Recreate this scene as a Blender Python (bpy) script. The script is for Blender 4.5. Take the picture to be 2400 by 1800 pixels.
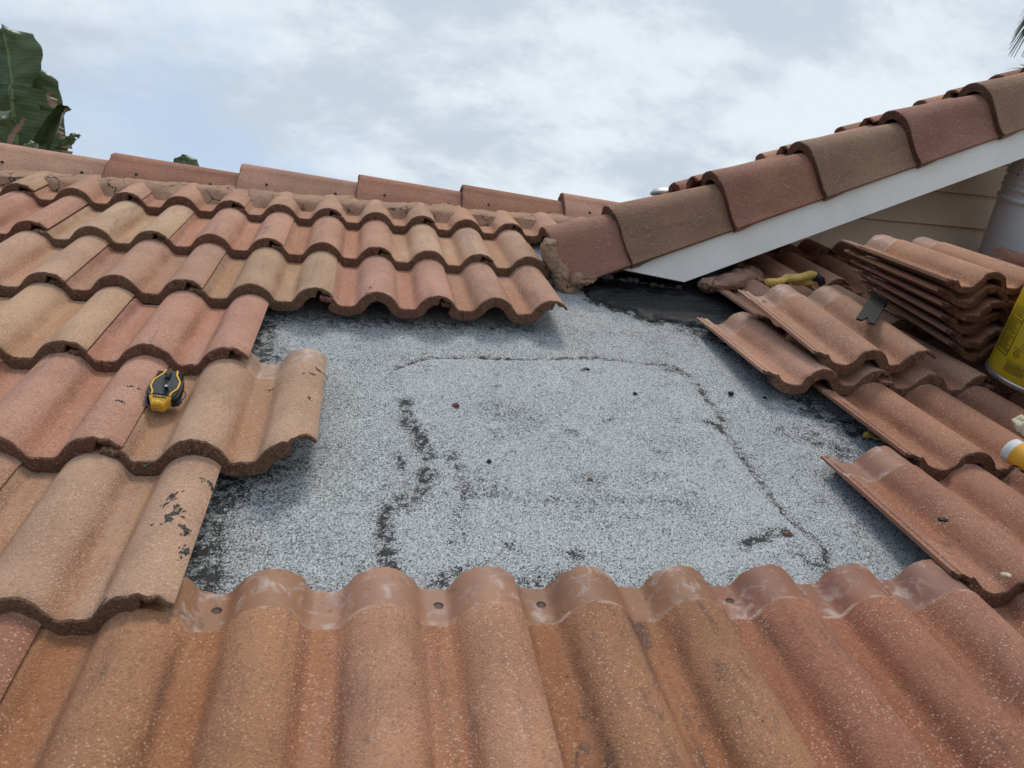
import bpy, bmesh, math, random
import numpy as np
from mathutils import Matrix, Vector, noise as mnoise
for o in list(bpy.data.objects): bpy.data.objects.remove(o)
random.seed(7)
scene = bpy.context.scene
COL = scene.collection
# ------------------------------------------------------------------ measured frame
TH = math.radians(22.0)                    # roof pitch
CT, ST = math.cos(TH), math.sin(TH)
P = 0.1524                                 # one barrel of a roof tile
EX = 0.3431                                # exposed length of a course
L = 0.418                                  # length of a tile
FPX = 1746.3
CR = np.array([[0.9784, -0.1613, 0.1295], [0.0345, -0.4901, -0.8710], [0.2039, 0.8566, -0.4739]])
CC = np.array([0.98, -2.4572, 0.7498])     # camera in roof coordinates (u across, v up the slope, n off the slope)
def W(u, v, n):                            # roof coordinates -> world
    return Vector((u, v*CT - n*ST, v*ST + n*CT))
RM = Matrix(((1, 0, 0, 0), (0, CT, -ST, 0), (0, ST, CT, 0), (0, 0, 0, 1)))
def _ray(x, y):
    return CR.T @ np.array([(x-1200)/FPX, (y-900)/FPX, 1.0])
def at_n(x, y, n=0.0):                     # survey helper: point of the photo on a plane parallel to the roof
    d = _ray(x, y); t = (n-CC[2])/d[2]; q = CC+t*d
    return float(q[0]), float(q[1])
def at_y(x, y, wy):                        # point of the photo on an upright plane facing the camera
    d = _ray(x, y); Y = np.array([0, CT, -ST]); t = (wy-CC@Y)/(d@Y); q = CC+t*d
    return W(*map(float, q))
# ------------------------------------------------------------------ camera
cam = bpy.data.cameras.new('camera'); cam_ob = bpy.data.objects.new('camera', cam); COL.objects.link(cam_ob)
U_, S_, V_ = np.linalg.svd(CR); CRo = U_ @ V_
m = Matrix([list(r) for r in np.array([CRo[0], -CRo[1], -CRo[2]]).T]).to_4x4()
cam_ob.matrix_world = Matrix.Translation(W(*CC)) @ (RM @ m)
cam.sensor_width = 36; cam.sensor_fit = 'HORIZONTAL'; cam.lens = 36*FPX/2400
cam.clip_start = 0.02; cam.clip_end = 3000
cam.dof.use_dof = True; cam.dof.focus_distance = 1.9; cam.dof.aperture_fstop = 8.5
scene.camera = cam_ob
# ------------------------------------------------------------------ node helpers
class N:
    def __init__(s, tree): s.t = tree; s.n = tree.nodes; s.l = tree.links
    def put(s, sock, v):
        if isinstance(v, bpy.types.NodeSocket): s.l.new(v, sock)
        elif v is not None:
            if hasattr(sock, 'default_value'):
                dv = sock.default_value
                if hasattr(dv, '__len__') and not hasattr(v, '__len__'): v = [v]*len(dv)
                if hasattr(dv, '__len__') and len(dv) == 4 and len(v) == 3: v = (*v, 1)
                sock.default_value = v
    def math(s, op, a, b=None, c=None, clamp=False):
        k = s.n.new('ShaderNodeMath'); k.operation = op; k.use_clamp = clamp
        for i, v in enumerate((a, b, c)):
            if v is not None: s.put(k.inputs[i], v)
        return k.outputs[0]
    def vmath(s, op, a, b=None, sc=None):
        k = s.n.new('ShaderNodeVectorMath'); k.operation = op; s.put(k.inputs[0], a)
        if b is not None: s.put(k.inputs[1], b)
        if sc is not None: s.put(k.inputs['Scale'], sc)
        return k.outputs['Value'] if op in ('LENGTH', 'DOT_PRODUCT', 'DISTANCE') else k.outputs[0]
    def mix(s, f, a, b, mode='MIX'):
        k = s.n.new('ShaderNodeMix'); k.data_type = 'RGBA'; k.blend_type = mode; k.clamp_factor = True
        s.put(k.inputs[0], f); s.put(k.inputs[6], a); s.put(k.inputs[7], b); return k.outputs[2]
    def noise(s, vec, scale, detail=3, rough=0.55, dist=0.0):
        k = s.n.new('ShaderNodeTexNoise'); s.put(k.inputs['Vector'], vec); k.inputs['Scale'].default_value = scale
        k.inputs['Detail'].default_value = detail; k.inputs['Roughness'].default_value = rough; k.inputs['Distortion'].default_value = dist
        return k.outputs[0]
    def voro(s, vec, scale, feature='F1', rnd=1.0):
        k = s.n.new('ShaderNodeTexVoronoi'); k.feature = feature; s.put(k.inputs['Vector'], vec); k.inputs['Scale'].default_value = scale
        k.inputs['Randomness'].default_value = rnd
        return k.outputs
    def step(s, v, a, b):                  # smooth step a..b (b<a inverts)
        k = s.n.new('ShaderNodeMapRange'); k.interpolation_type = 'SMOOTHSTEP'; s.put(k.inputs[0], v)
        if a <= b: vals = (a, b, 0, 1)
        else: vals = (b, a, 1, 0)
        for i, x in enumerate(vals): k.inputs[i+1].default_value = x
        return k.outputs[0]
    def sep(s, v):
        k = s.n.new('ShaderNodeSeparateXYZ'); s.put(k.inputs[0], v); return k.outputs
    def comb(s, x, y, z):
        k = s.n.new('ShaderNodeCombineXYZ')
        for i, v in enumerate((x, y, z)): s.put(k.inputs[i], v)
        return k.outputs[0]
    def scale3(s, v, xyz): return s.vmath('MULTIPLY', v, xyz)
    def ramp(s, f, stops):
        k = s.n.new('ShaderNodeValToRGB'); s.put(k.inputs[0], f); el = k.color_ramp.elements
        while len(el) < len(stops): el.new(0.5)
        for e_, (p_, c_) in zip(el, stops): e_.position = p_; e_.color = (*c_, 1)
        return k.outputs[0]
def mat(name):
    m_ = bpy.data.materials.new(name); m_.use_nodes = True; g = N(m_.node_tree)
    b = g.n['Principled BSDF']; b.inputs['Specular IOR Level'].default_value = 0.3
    return m_, g, b
def bump(g, b, h, strength, dist):
    k = g.n.new('ShaderNodeBump'); k.inputs['Strength'].default_value = strength; k.inputs['Distance'].default_value = dist
    g.put(k.inputs['Height'], h); g.l.new(k.outputs[0], b.inputs['Normal']); return k
def objco(g): return g.n.new('ShaderNodeTexCoord').outputs['Object']
# ------------------------------------------------------------------ sky and sun
SUN_EL, SUN_AZ = math.radians(62), math.radians(12)   # azimuth from +Y (ahead of the camera) towards +X
world = bpy.data.worlds.new('World'); scene.world = world; world.use_nodes = True
g = N(world.node_tree); bg = g.n['Background']; bg.inputs[1].default_value = 0.1
sky = g.n.new('ShaderNodeTexSky'); sky.sky_type = 'NISHITA'; sky.sun_disc = False
sky.sun_elevation = SUN_EL; sky.sun_rotation = SUN_AZ; sky.air_density = 1.2; sky.dust_density = 1.5
dirv = g.n.new('ShaderNodeTexCoord').outputs['Generated']
dx, dy, dz = g.sep(dirv)
den = g.math('ADD', g.math('MAXIMUM', dz, 0.0), 0.50)
pl = g.comb(g.math('DIVIDE', dx, den), g.math('DIVIDE', dy, den), 0.0)
w1 = g.noise(g.vmath('ADD', pl, (3.1, 7.7, 0)), 0.9, 6, 0.55, 0.7)
w2 = g.noise(g.vmath('ADD', g.scale3(pl, (1.0, 1.15, 1)), (11.3, 2.2, 4.0)), 2.8, 12, 0.64, 0.10)
w3 = g.noise(g.vmath('ADD', g.scale3(pl, (1.0, 1.5, 1)), (1.7, 9.1, 2.0)), 3.0, 12, 0.62, 0.15)
cover = g.math('ADD', g.math('MULTIPLY', w1, 0.75), g.math('MULTIPLY', w2, 0.42))
cover = g.step(g.math('ADD', cover, g.math('MULTIPLY', dx, 0.22)), 0.42, 0.62)
shade = g.step(g.math('ADD', g.math('MULTIPLY', w3, 0.7), g.math('MULTIPLY', w2, 0.45)), 0.50, 0.68)
cloud = g.mix(shade, (5.95, 6.45, 6.8), (4.2, 4.75, 5.35))
blue = g.mix(0.85, sky.outputs[0], (3.45, 4.35, 5.75))
skyc = g.mix(g.math('MULTIPLY', cover, 0.92), blue, cloud)
low = g.step(dz, 0.10, -0.25)
skyc = g.mix(g.math('MULTIPLY', low, 0.5), skyc, (4.6, 5.0, 5.4))
g.put(bg.inputs[0], skyc)
sun = bpy.data.lights.new('sun', 'SUN'); sun.energy = 1.5; sun.angle = math.radians(15); sun.color = (1, 0.95, 0.87)
sun_ob = bpy.data.objects.new('sun', sun); COL.objects.link(sun_ob)
sd = Vector((math.cos(SUN_EL)*math.sin(SUN_AZ), math.cos(SUN_EL)*math.cos(SUN_AZ), math.sin(SUN_EL)))
sun_ob.rotation_euler = (-sd).to_track_quat('-Z', 'Y').to_euler(); sun_ob.location = (0, 0, 8)
scene.view_settings.view_transform = 'Standard'; scene.view_settings.look = 'None'
scene.view_settings.exposure = 0.48; scene.view_settings.gamma = 1.0; scene.view_settings.use_curve_mapping = False
# ------------------------------------------------------------------ object helpers
def parent(o, p_):
    o.parent = p_; bpy.context.view_layer.update() if False else None
    o.matrix_parent_inverse = p_['_mw_inv'] if False else MW[p_.name].inverted()
MW = {}
def link(name, me, mats=(), mw=None, par=None, label=None, cat=None, group=None, kind=None, color=None):
    o = bpy.data.objects.new(name, me); COL.objects.link(o)
    if me is not None and mats and not me.materials:
        for m_ in mats: me.materials.append(m_)
    mw = mw if mw is not None else Matrix.Identity(4)
    MW[o.name] = mw
    if par is not None:
        o.parent = par; o.matrix_parent_inverse = MW[par.name].inverted()
    o.matrix_basis = mw
    if label: o['label'] = label
    if cat: o['category'] = cat
    if group: o['group'] = group
    if kind: o['kind'] = kind
    if color: o.color = (*color[:3], color[3] if len(color) > 3 else 1)
    return o
def mesh(verts, faces, smooth=None, mi=None):
    me = bpy.data.meshes.new('m'); me.from_pydata([tuple(v) for v in verts], [], faces)
    if mi is not None: me.polygons.foreach_set('material_index', mi)
    if smooth is not None:
        me.polygons.foreach_set('use_smooth', [True]*len(me.polygons)); me.set_sharp_from_angle(angle=math.radians(smooth))
    me.update(); return me
def bm_mesh(bm, smooth=None):
    bmesh.ops.recalc_face_normals(bm, faces=bm.faces)
    me = bpy.data.meshes.new('m'); bm.to_mesh(me); bm.free()
    if smooth is not None:
        me.polygons.foreach_set('use_smooth', [True]*len(me.polygons)); me.set_sharp_from_angle(angle=math.radians(smooth))
    return me
def box_bm(bm, x0, x1, y0, y1, z0, z1, bev=0.0):
    r = bmesh.ops.create_cube(bm, size=1, matrix=Matrix.Translation(((x0+x1)/2, (y0+y1)/2, (z0+z1)/2)) @ Matrix.Diagonal((x1-x0, y1-y0, z1-z0, 1)))
    if bev:
        es = list({e for v in r['verts'] for e in v.link_edges})
        bmesh.ops.bevel(bm, geom=es, offset=bev, segments=2, affect='EDGES')
def prism_bm(bm, pts, z0, z1, bev=0.0, seg=2):
    vs = [bm.verts.new((x, y, z0)) for x, y in pts]; f = bm.faces.new(vs)
    r = bmesh.ops.extrude_face_region(bm, geom=[f]); nv = [v for v in r['geom'] if isinstance(v, bmesh.types.BMVert)]
    for v in nv: v.co.z = z1
    if bev:
        es = [e for e in bm.edges if e.verts[0] in nv and e.verts[1] in nv]
        bmesh.ops.bevel(bm, geom=es, offset=bev, segments=seg, affect='EDGES')
def lathe(prof, n=48, closed=False):
    vs, fs = [], []
    for r, z in prof:
        for k in range(n):
            a = 2*math.pi*k/n; vs.append((r*math.cos(a), r*math.sin(a), z))
    for j in range(len(prof)-1):
        for k in range(n):
            k2 = (k+1) % n; fs.append((j*n+k, j*n+k2, (j+1)*n+k2, (j+1)*n+k))
    return vs, fs
def tube(pts, r, n=8):
    pts = [Vector(p_) for p_ in pts]; vs, fs = [], []
    for i, p_ in enumerate(pts):
        t = (pts[min(i+1, len(pts)-1)]-pts[max(i-1, 0)]).normalized()
        a = t.cross(Vector((0, 0, 1)));  a = a if a.length > 1e-3 else t.cross(Vector((1, 0, 0))); a.normalize(); b_ = t.cross(a)
        rr = r[i] if hasattr(r, '__len__') else r
        for k in range(n):
            an = 2*math.pi*k/n; vs.append(p_+a*rr*math.cos(an)+b_*rr*math.sin(an))
    for i in range(len(pts)-1):
        for k in range(n):
            k2 = (k+1) % n; fs.append((i*n+k, i*n+k2, (i+1)*n+k2, (i+1)*n+k))
    fs.append(tuple(range(n-1, -1, -1))); fs.append(tuple(range((len(pts)-1)*n, len(pts)*n)))
    return vs, fs
def fbm(x, y, z=0.0, o=4):
    return mnoise.fractal(Vector((x, y, z)), 1.0, 2.0, o)
def plain(name, col, rough=0.6, spec=0.3, nscale=40, namp=0.15, bscale=120, bstr=0.15, bdist=0.002, metal=0.0):
    m_, g, b = mat(name); co = objco(g)
    f = g.noise(co, nscale, 5, 0.6)
    b.inputs['Base Color'].default_value = (*col, 1)
    g.put(b.inputs['Base Color'], g.mix(f, tuple(c*(1-namp*2) for c in col), tuple(min(1, c*(1+namp*2)) for c in col)))
    b.inputs['Roughness'].default_value = rough; b.inputs['Specular IOR Level'].default_value = spec; b.inputs['Metallic'].default_value = metal
    bump(g, b, g.noise(co, bscale, 4), bstr, bdist); return m_
# ------------------------------------------------------------------ materials
def tile_material(name, head, pans, nose=False):
    m_, g, b = mat(name)
    oi = g.n.new('ShaderNodeObjectInfo'); rnd = oi.outputs['Random']; base = oi.outputs['Color']
    co = objco(g); x, y, z = g.sep(co)
    off = g.vmath('ADD', co, g.comb(g.math('MULTIPLY', rnd, 37.0), g.math('MULTIPLY', rnd, 91.0), g.math('MULTIPLY', rnd, 13.0)))
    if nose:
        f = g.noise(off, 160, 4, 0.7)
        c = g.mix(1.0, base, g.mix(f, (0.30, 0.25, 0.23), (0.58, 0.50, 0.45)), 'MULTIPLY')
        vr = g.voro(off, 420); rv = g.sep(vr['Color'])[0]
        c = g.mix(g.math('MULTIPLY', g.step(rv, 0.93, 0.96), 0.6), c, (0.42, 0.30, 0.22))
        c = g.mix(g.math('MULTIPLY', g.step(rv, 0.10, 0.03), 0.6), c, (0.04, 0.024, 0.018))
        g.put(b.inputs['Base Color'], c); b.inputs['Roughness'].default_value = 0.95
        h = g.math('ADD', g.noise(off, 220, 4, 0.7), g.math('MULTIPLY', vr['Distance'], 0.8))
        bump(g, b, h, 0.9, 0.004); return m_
    big = g.noise(off, 5.0, 4, 0.6)
    mid = g.noise(off, 28.0, 4, 0.6)
    c = g.mix(g.step(big, 0.3, 0.7), g.mix(1.0, base, (0.84, 0.80, 0.78), 'MULTIPLY'), g.mix(1.0, base, (1.12, 1.10, 1.08), 'MULTIPLY'))
    # purple-grey flash running along the tile
    fl = g.noise(g.scale3(off, (26, 3.2, 20)), 1.0, 4, 0.6, 0.4)
    fm = g.math('MULTIPLY', g.step(fl, 0.54, 0.74), g.math('MULTIPLY_ADD', g.math('FRACT', g.math('MULTIPLY', rnd, 7.31)), 0.6, 0.3))
    c = g.mix(fm, c, g.mix(1.0, base, (0.56, 0.54, 0.66), 'MULTIPLY'))
    if pans:                               # rust-coloured dirt that has settled in the pans
        ph = g.math('FRACT', g.math('SUBTRACT', g.math('DIVIDE', x, P), 0.22-0.5))
        pd = g.math('ABSOLUTE', g.math('SUBTRACT', ph, 0.5))
        pm = g.math('MULTIPLY', g.step(pd, 0.30, 0.10), g.step(g.noise(g.scale3(off, (30, 4, 9)), 1.0, 3), 0.30, 0.60))
        c = g.mix(g.math('MULTIPLY', pm, 0.75), c, g.mix(1.0, base, (0.90, 0.70, 0.55), 'MULTIPLY'))
        pf = g.math('MULTIPLY', g.step(g.math('ABSOLUTE', g.math('SUBTRACT', pd, 0.17)), 0.085, 0.0), g.step(g.noise(g.scale3(g.vmath('ADD', off, (8, 2, 6)), (16, 5, 9)), 1.0, 5, 0.7), 0.36, 0.66))
        c = g.mix(g.math('MULTIPLY', pf, 0.55), c, g.mix(1.0, base, (0.42, 0.33, 0.30), 'MULTIPLY'))
    c = g.mix(g.math('MULTIPLY', g.step(mid, 0.56, 0.8), 0.35), c, g.mix(1.0, base, (1.25, 1.25, 1.25), 'MULTIPLY'))
    # dark grime blotches
    gr = g.noise(off, 14.0, 6, 0.72, 0.3)
    al = g.math('SUBTRACT', 1.0, oi.outputs['Alpha'])
    gr2 = g.noise(g.scale3(g.vmath('ADD', off, (2, 5, 3)), (24, 6, 12)), 1.0, 7, 0.72, 0.5)
    gm = g.math('MULTIPLY', g.step(gr, 0.58, 0.72), g.math('MULTIPLY_ADD', al, 0.6, 0.22))
    gm = g.math('MAXIMUM', gm, g.math('MULTIPLY', g.step(gr2, 0.52, 0.68), al))
    gm = g.math('MULTIPLY', gm, g.math('MULTIPLY_ADD', g.noise(off, 300, 3, 0.7), 1.2, 0.3))
    c = g.mix(g.math('MULTIPLY', gm, 0.85), c, (0.075, 0.050, 0.047))
    # sand grain and pale specks
    v1 = g.voro(off, 400); r1, r2, _ = g.sep(v1['Color'])
    grain = g.noise(off, 480, 3, 0.7)
    c = g.mix(1.0, c, g.mix(grain, (0.62, 0.60, 0.59), (1.38, 1.39, 1.40)), 'MULTIPLY')
    c = g.mix(g.math('MULTIPLY', g.step(r1, 0.50, 1.0), 0.22), c, g.mix(1.0, base, (1.5, 1.5, 1.45), 'MULTIPLY'))
    sp = g.math('MULTIPLY', g.math('MULTIPLY', g.step(r1, 0.86, 0.93), g.step(v1['Distance'], 0.55, 0.30)), g.math('MULTIPLY_ADD', g.step(g.noise(off, 9, 4, 0.6), 0.38, 0.62), 0.8, 0.25))
    c = g.mix(g.math('MULTIPLY', sp, 0.55), c, (0.76, 0.62, 0.49))
    c = g.mix(g.math('MULTIPLY', g.step(r1, 0.14, 0.04), 0.35), c, g.mix(1.0, base, (0.35, 0.32, 0.32), 'MULTIPLY'))
    v3 = g.voro(off, 95); r3 = g.sep(v3['Color'])[0]
    sp3 = g.math('MULTIPLY', g.step(r3, 0.90, 0.92), g.step(v3['Distance'], 0.15, 0.08))
    c = g.mix(g.math('MULTIPLY', sp3, 0.6), c, (0.66, 0.55, 0.44))
    v4 = g.voro(g.vmath('ADD', off, (5, 3, 1)), 42); r4 = g.sep(v4['Color'])[1]
    sp4 = g.math('MULTIPLY', g.step(r4, 0.84, 0.86), g.step(v4['Distance'], 0.075, 0.05))
    c = g.mix(g.math('MULTIPLY', sp4, 0.85), c, (0.03, 0.022, 0.02))
    v2 = g.math('MULTIPLY', v1['Distance'], -1.0)
    hgt = g.math('ADD', g.math('MULTIPLY', grain, 0.6), g.math('MULTIPLY', v2, 0.5))
    hgt = g.math('ADD', hgt, g.math('MULTIPLY', mid, 0.6))
    if head:                               # smooth strip at the head that the next course covers
        yy = g.math('ADD', y, g.math('MULTIPLY', g.math('SUBTRACT', g.noise(off, 22, 3), 0.5), 0.012))
        hm = g.step(yy, L-0.081, L-0.076)
        hc = g.mix(g.noise(off, 24, 5, 0.65), g.mix(1.0, base, (0.62, 0.60, 0.58), 'MULTIPLY'), g.mix(1.0, base, (0.98, 0.93, 0.90), 'MULTIPLY'))
        wf = g.noise(g.vmath('ADD', off, (9, 4, 0)), 30, 7, 0.68, 0.8)
        hc = g.mix(g.math('MULTIPLY', g.step(wf, 0.50, 0.68), 0.6), hc, (0.50, 0.41, 0.37))
        hc = g.mix(g.math('MULTIPLY', g.step(g.noise(g.vmath('ADD', off, (1, 6, 2)), 11, 4, 0.6), 0.46, 0.66), 0.5), hc, g.mix(1.0, base, (0.62, 0.66, 0.78), 'MULTIPLY'))
        edge = g.math('MULTIPLY', g.step(g.math('ABSOLUTE', g.math('SUBTRACT', yy, L-0.079)), 0.006, 0.001), g.step(g.noise(off, 26, 3), 0.45, 0.65))
        hc = g.mix(g.math('MULTIPLY', g.step(g.noise(off, 33, 7, 0.75), 0.57, 0.68), 0.7), hc, (0.10, 0.065, 0.05))
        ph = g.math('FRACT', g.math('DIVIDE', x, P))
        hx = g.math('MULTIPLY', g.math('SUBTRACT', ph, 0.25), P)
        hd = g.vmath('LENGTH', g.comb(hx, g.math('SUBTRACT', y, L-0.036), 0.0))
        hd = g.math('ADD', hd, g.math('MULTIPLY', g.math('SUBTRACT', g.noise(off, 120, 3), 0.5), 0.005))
        c = g.mix(hm, c, hc)
        c = g.mix(g.math('MULTIPLY', edge, 0.5), c, (0.56, 0.45, 0.37))
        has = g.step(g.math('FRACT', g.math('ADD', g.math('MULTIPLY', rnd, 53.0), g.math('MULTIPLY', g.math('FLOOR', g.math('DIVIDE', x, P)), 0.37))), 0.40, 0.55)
        c = g.mix(g.math('MULTIPLY', g.math('MULTIPLY', g.step(hd, 0.0072, 0.0050), has), 0.9), c, (0.055, 0.032, 0.024))  # nail holes: shade of the recess and its dirt filling painted as a dark spot
        hgt = g.math('MULTIPLY', hgt, g.math('SUBTRACT', 1.0, g.math('MULTIPLY', hm, 0.8)))
        hgt = g.math('SUBTRACT', hgt, g.math('MULTIPLY', g.math('MULTIPLY', g.step(hd, 0.008, 0.004), has), 2.0))
        g.put(b.inputs['Roughness'], g.math('SUBTRACT', 0.9, g.math('MULTIPLY', hm, 0.3)))
    else: b.inputs['Roughness'].default_value = 0.9
    g.put(b.inputs['Base Color'], c)
    bump(g, b, hgt, 0.8, 0.003); return m_
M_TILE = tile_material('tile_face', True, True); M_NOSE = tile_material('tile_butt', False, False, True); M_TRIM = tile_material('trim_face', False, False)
# membrane: pale mineral granules on black asphalt
def membrane_material():
    m_, g, b = mat('granule_membrane'); co = objco(g)
    a = g.n.new('ShaderNodeAttribute'); a.attribute_name = 'tar'; tar = a.outputs['Fac']
    v = g.voro(co, 560); r1, r2, r3 = g.sep(v['Color'])
    big = g.noise(co, 5.5, 5, 0.65); mid = g.noise(co, 26, 5, 0.7, 0.4); fine = g.noise(co, 48, 6, 0.78)
    thr = g.math('ADD', 0.15, g.math('MULTIPLY', g.step(big, 0.42, 0.72), 0.16))
    thr = g.math('ADD', thr, g.math('MULTIPLY', g.step(mid, 0.53, 0.74), 0.34))
    scr = g.noise(g.scale3(co, (8, 30, 1)), 1.0, 6, 0.7, 1.2)
    thr = g.math('ADD', thr, g.math('MULTIPLY', g.step(scr, 0.60, 0.72), 0.22))
    tt = g.math('MULTIPLY', tar, g.math('MULTIPLY_ADD', g.step(fine, 0.44, 0.58), 1.5, 0.14))
    thr = g.math('ADD', thr, tt)
    pa_ = g.n.new('ShaderNodeAttribute'); pa_.attribute_name = 'patch'; pat = pa_.outputs['Fac']
    thr = g.math('SUBTRACT', thr, g.math('MULTIPLY', pat, 0.035))
    blk = g.math('MULTIPLY', g.step(g.math('SUBTRACT', thr, r1), -0.03, 0.03), g.math('MULTIPLY_ADD', g.step(tar, 0.05, 0.3), 0.10, 0.90))
    gran = g.ramp(r2, [(0.0, (0.23, 0.238, 0.240)), (0.45, (0.355, 0.367, 0.370)), (0.8, (0.455, 0.470, 0.472)), (1.0, (0.70, 0.715, 0.715))])
    gran = g.mix(g.math('MULTIPLY', g.step(g.noise(co, 3.0, 3), 0.45, 0.7), 0.25), gran, (0.36, 0.365, 0.40))
    dirt = g.math('MULTIPLY', g.step(g.noise(g.vmath('ADD', co, (4, 8, 1)), 7, 5, 0.7), 0.62, 0.78), 0.35)
    gran = g.mix(dirt, gran, (0.28, 0.22, 0.18))
    gran = g.mix(g.math('MULTIPLY', pat, 0.12), gran, (0.50, 0.52, 0.53))
    c = g.mix(blk, gran, g.mix(r3, (0.011, 0.011, 0.012), (0.05, 0.05, 0.052)))
    g.put(b.inputs['Base Color'], c); b.inputs['Roughness'].default_value = 0.75
    h = g.math('SUBTRACT', g.math('MULTIPLY', v['Distance'], -0.6), g.math('MULTIPLY', blk, 0.6))
    bump(g, b, h, 0.8, 0.002); return m_
M_MEM = membrane_material()
def tar_material():
    m_, g, b = mat('wet_tar'); co = objco(g)
    st = g.noise(g.scale3(co, (18, 60, 40)), 1.0, 5, 0.65, 0.6); f = g.noise(co, 60, 5, 0.7)
    g.put(b.inputs['Base Color'], g.mix(st, (0.005, 0.005, 0.006), (0.014, 0.014, 0.016)))
    g.put(b.inputs['Roughness'], g.math('MULTIPLY_ADD', f, 0.45, 0.28)); b.inputs['Specular IOR Level'].default_value = 0.45
    bump(g, b, g.math('ADD', st, g.math('MULTIPLY', f, 0.8)), 0.9, 0.008); return m_
M_TAR = tar_material()
def mortar_material(name, col):
    m_, g, b = mat(name); co = objco(g)
    f = g.noise(co, 18, 6, 0.65); v = g.voro(co, 260); r = g.sep(v['Color'])[0]
    c = g.mix(f, tuple(k*0.62 for k in col), tuple(k*1.3 for k in col))
    c = g.mix(g.math('MULTIPLY', g.step(r, 0.85, 1.0), 0.35), c, (0.55, 0.42, 0.32))
    wv = g.vmath('ADD', co, g.vmath('SCALE', g.comb(g.noise(co, 30, 4), g.noise(g.vmath('ADD', co, (5, 5, 5)), 30, 4), 0.0), None, 0.05))
    k = g.voro(wv, 13, 'DISTANCE_TO_EDGE'); crack = g.math('MULTIPLY', g.step(k['Distance'], 0.022, 0.004), g.step(g.noise(co, 6, 3), 0.42, 0.56))
    c = g.mix(crack, c, tuple(q*0.22 for q in col))
    g.put(b.inputs['Base Color'], c); b.inputs['Roughness'].default_value = 0.95
    h = g.math('SUBTRACT', g.math('ADD', g.noise(co, 110, 6, 0.75), g.math('MULTIPLY', f, 0.8)), g.math('MULTIPLY', crack, 0.8))
    bump(g, b, h, 1.0, 0.006); return m_
M_MORT = mortar_material('ridge_mortar', (0.42, 0.25, 0.165)); M_MORT2 = mortar_material('lump_mortar', (0.38, 0.24, 0.16))
def wood_material(name, col, rough, dirt=0.25):
    m_, g, b = mat(name); co = objco(g)
    gr = g.noise(g.scale3(co, (7, 90, 120)), 1.0, 6, 0.7, 0.5); bg_ = g.noise(co, 6, 5, 0.65)
    c = g.mix(bg_, tuple(k*(1-dirt*0.5) for k in col), tuple(min(1, k*(1+dirt*0.3)) for k in col))
    c = g.mix(g.math('MULTIPLY', g.step(gr, 0.60, 0.74), dirt), c, tuple(k*0.45 for k in col))
    sp = g.noise(g.vmath('ADD', co, (3, 1, 2)), 42, 6, 0.75)
    c = g.mix(g.math('MULTIPLY', g.step(sp, 0.68, 0.76), dirt*1.6), c, (0.06, 0.045, 0.04))
    g.put(b.inputs['Base Color'], c); b.inputs['Roughness'].default_value = rough
    bump(g, b, g.math('ADD', gr, g.math('MULTIPLY', g.noise(co, 160, 3), 0.3)), 0.35, 0.003); return m_
M_FASCIA = wood_material('white_painted_board', (0.84, 0.82, 0.79), 0.55, 0.38); M_SIDING = wood_material('beige_siding', (0.66, 0.52, 0.40), 0.7, 0.3)
M_SOFFIT = plain('brown_boarding', (0.20, 0.15, 0.12), 0.85)
M_GROUND = plain('dry_ground', (0.16, 0.14, 0.10), 0.95, nscale=0.6)
M_STUCCO = plain('stucco', (0.5, 0.42, 0.33), 0.9)
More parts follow.
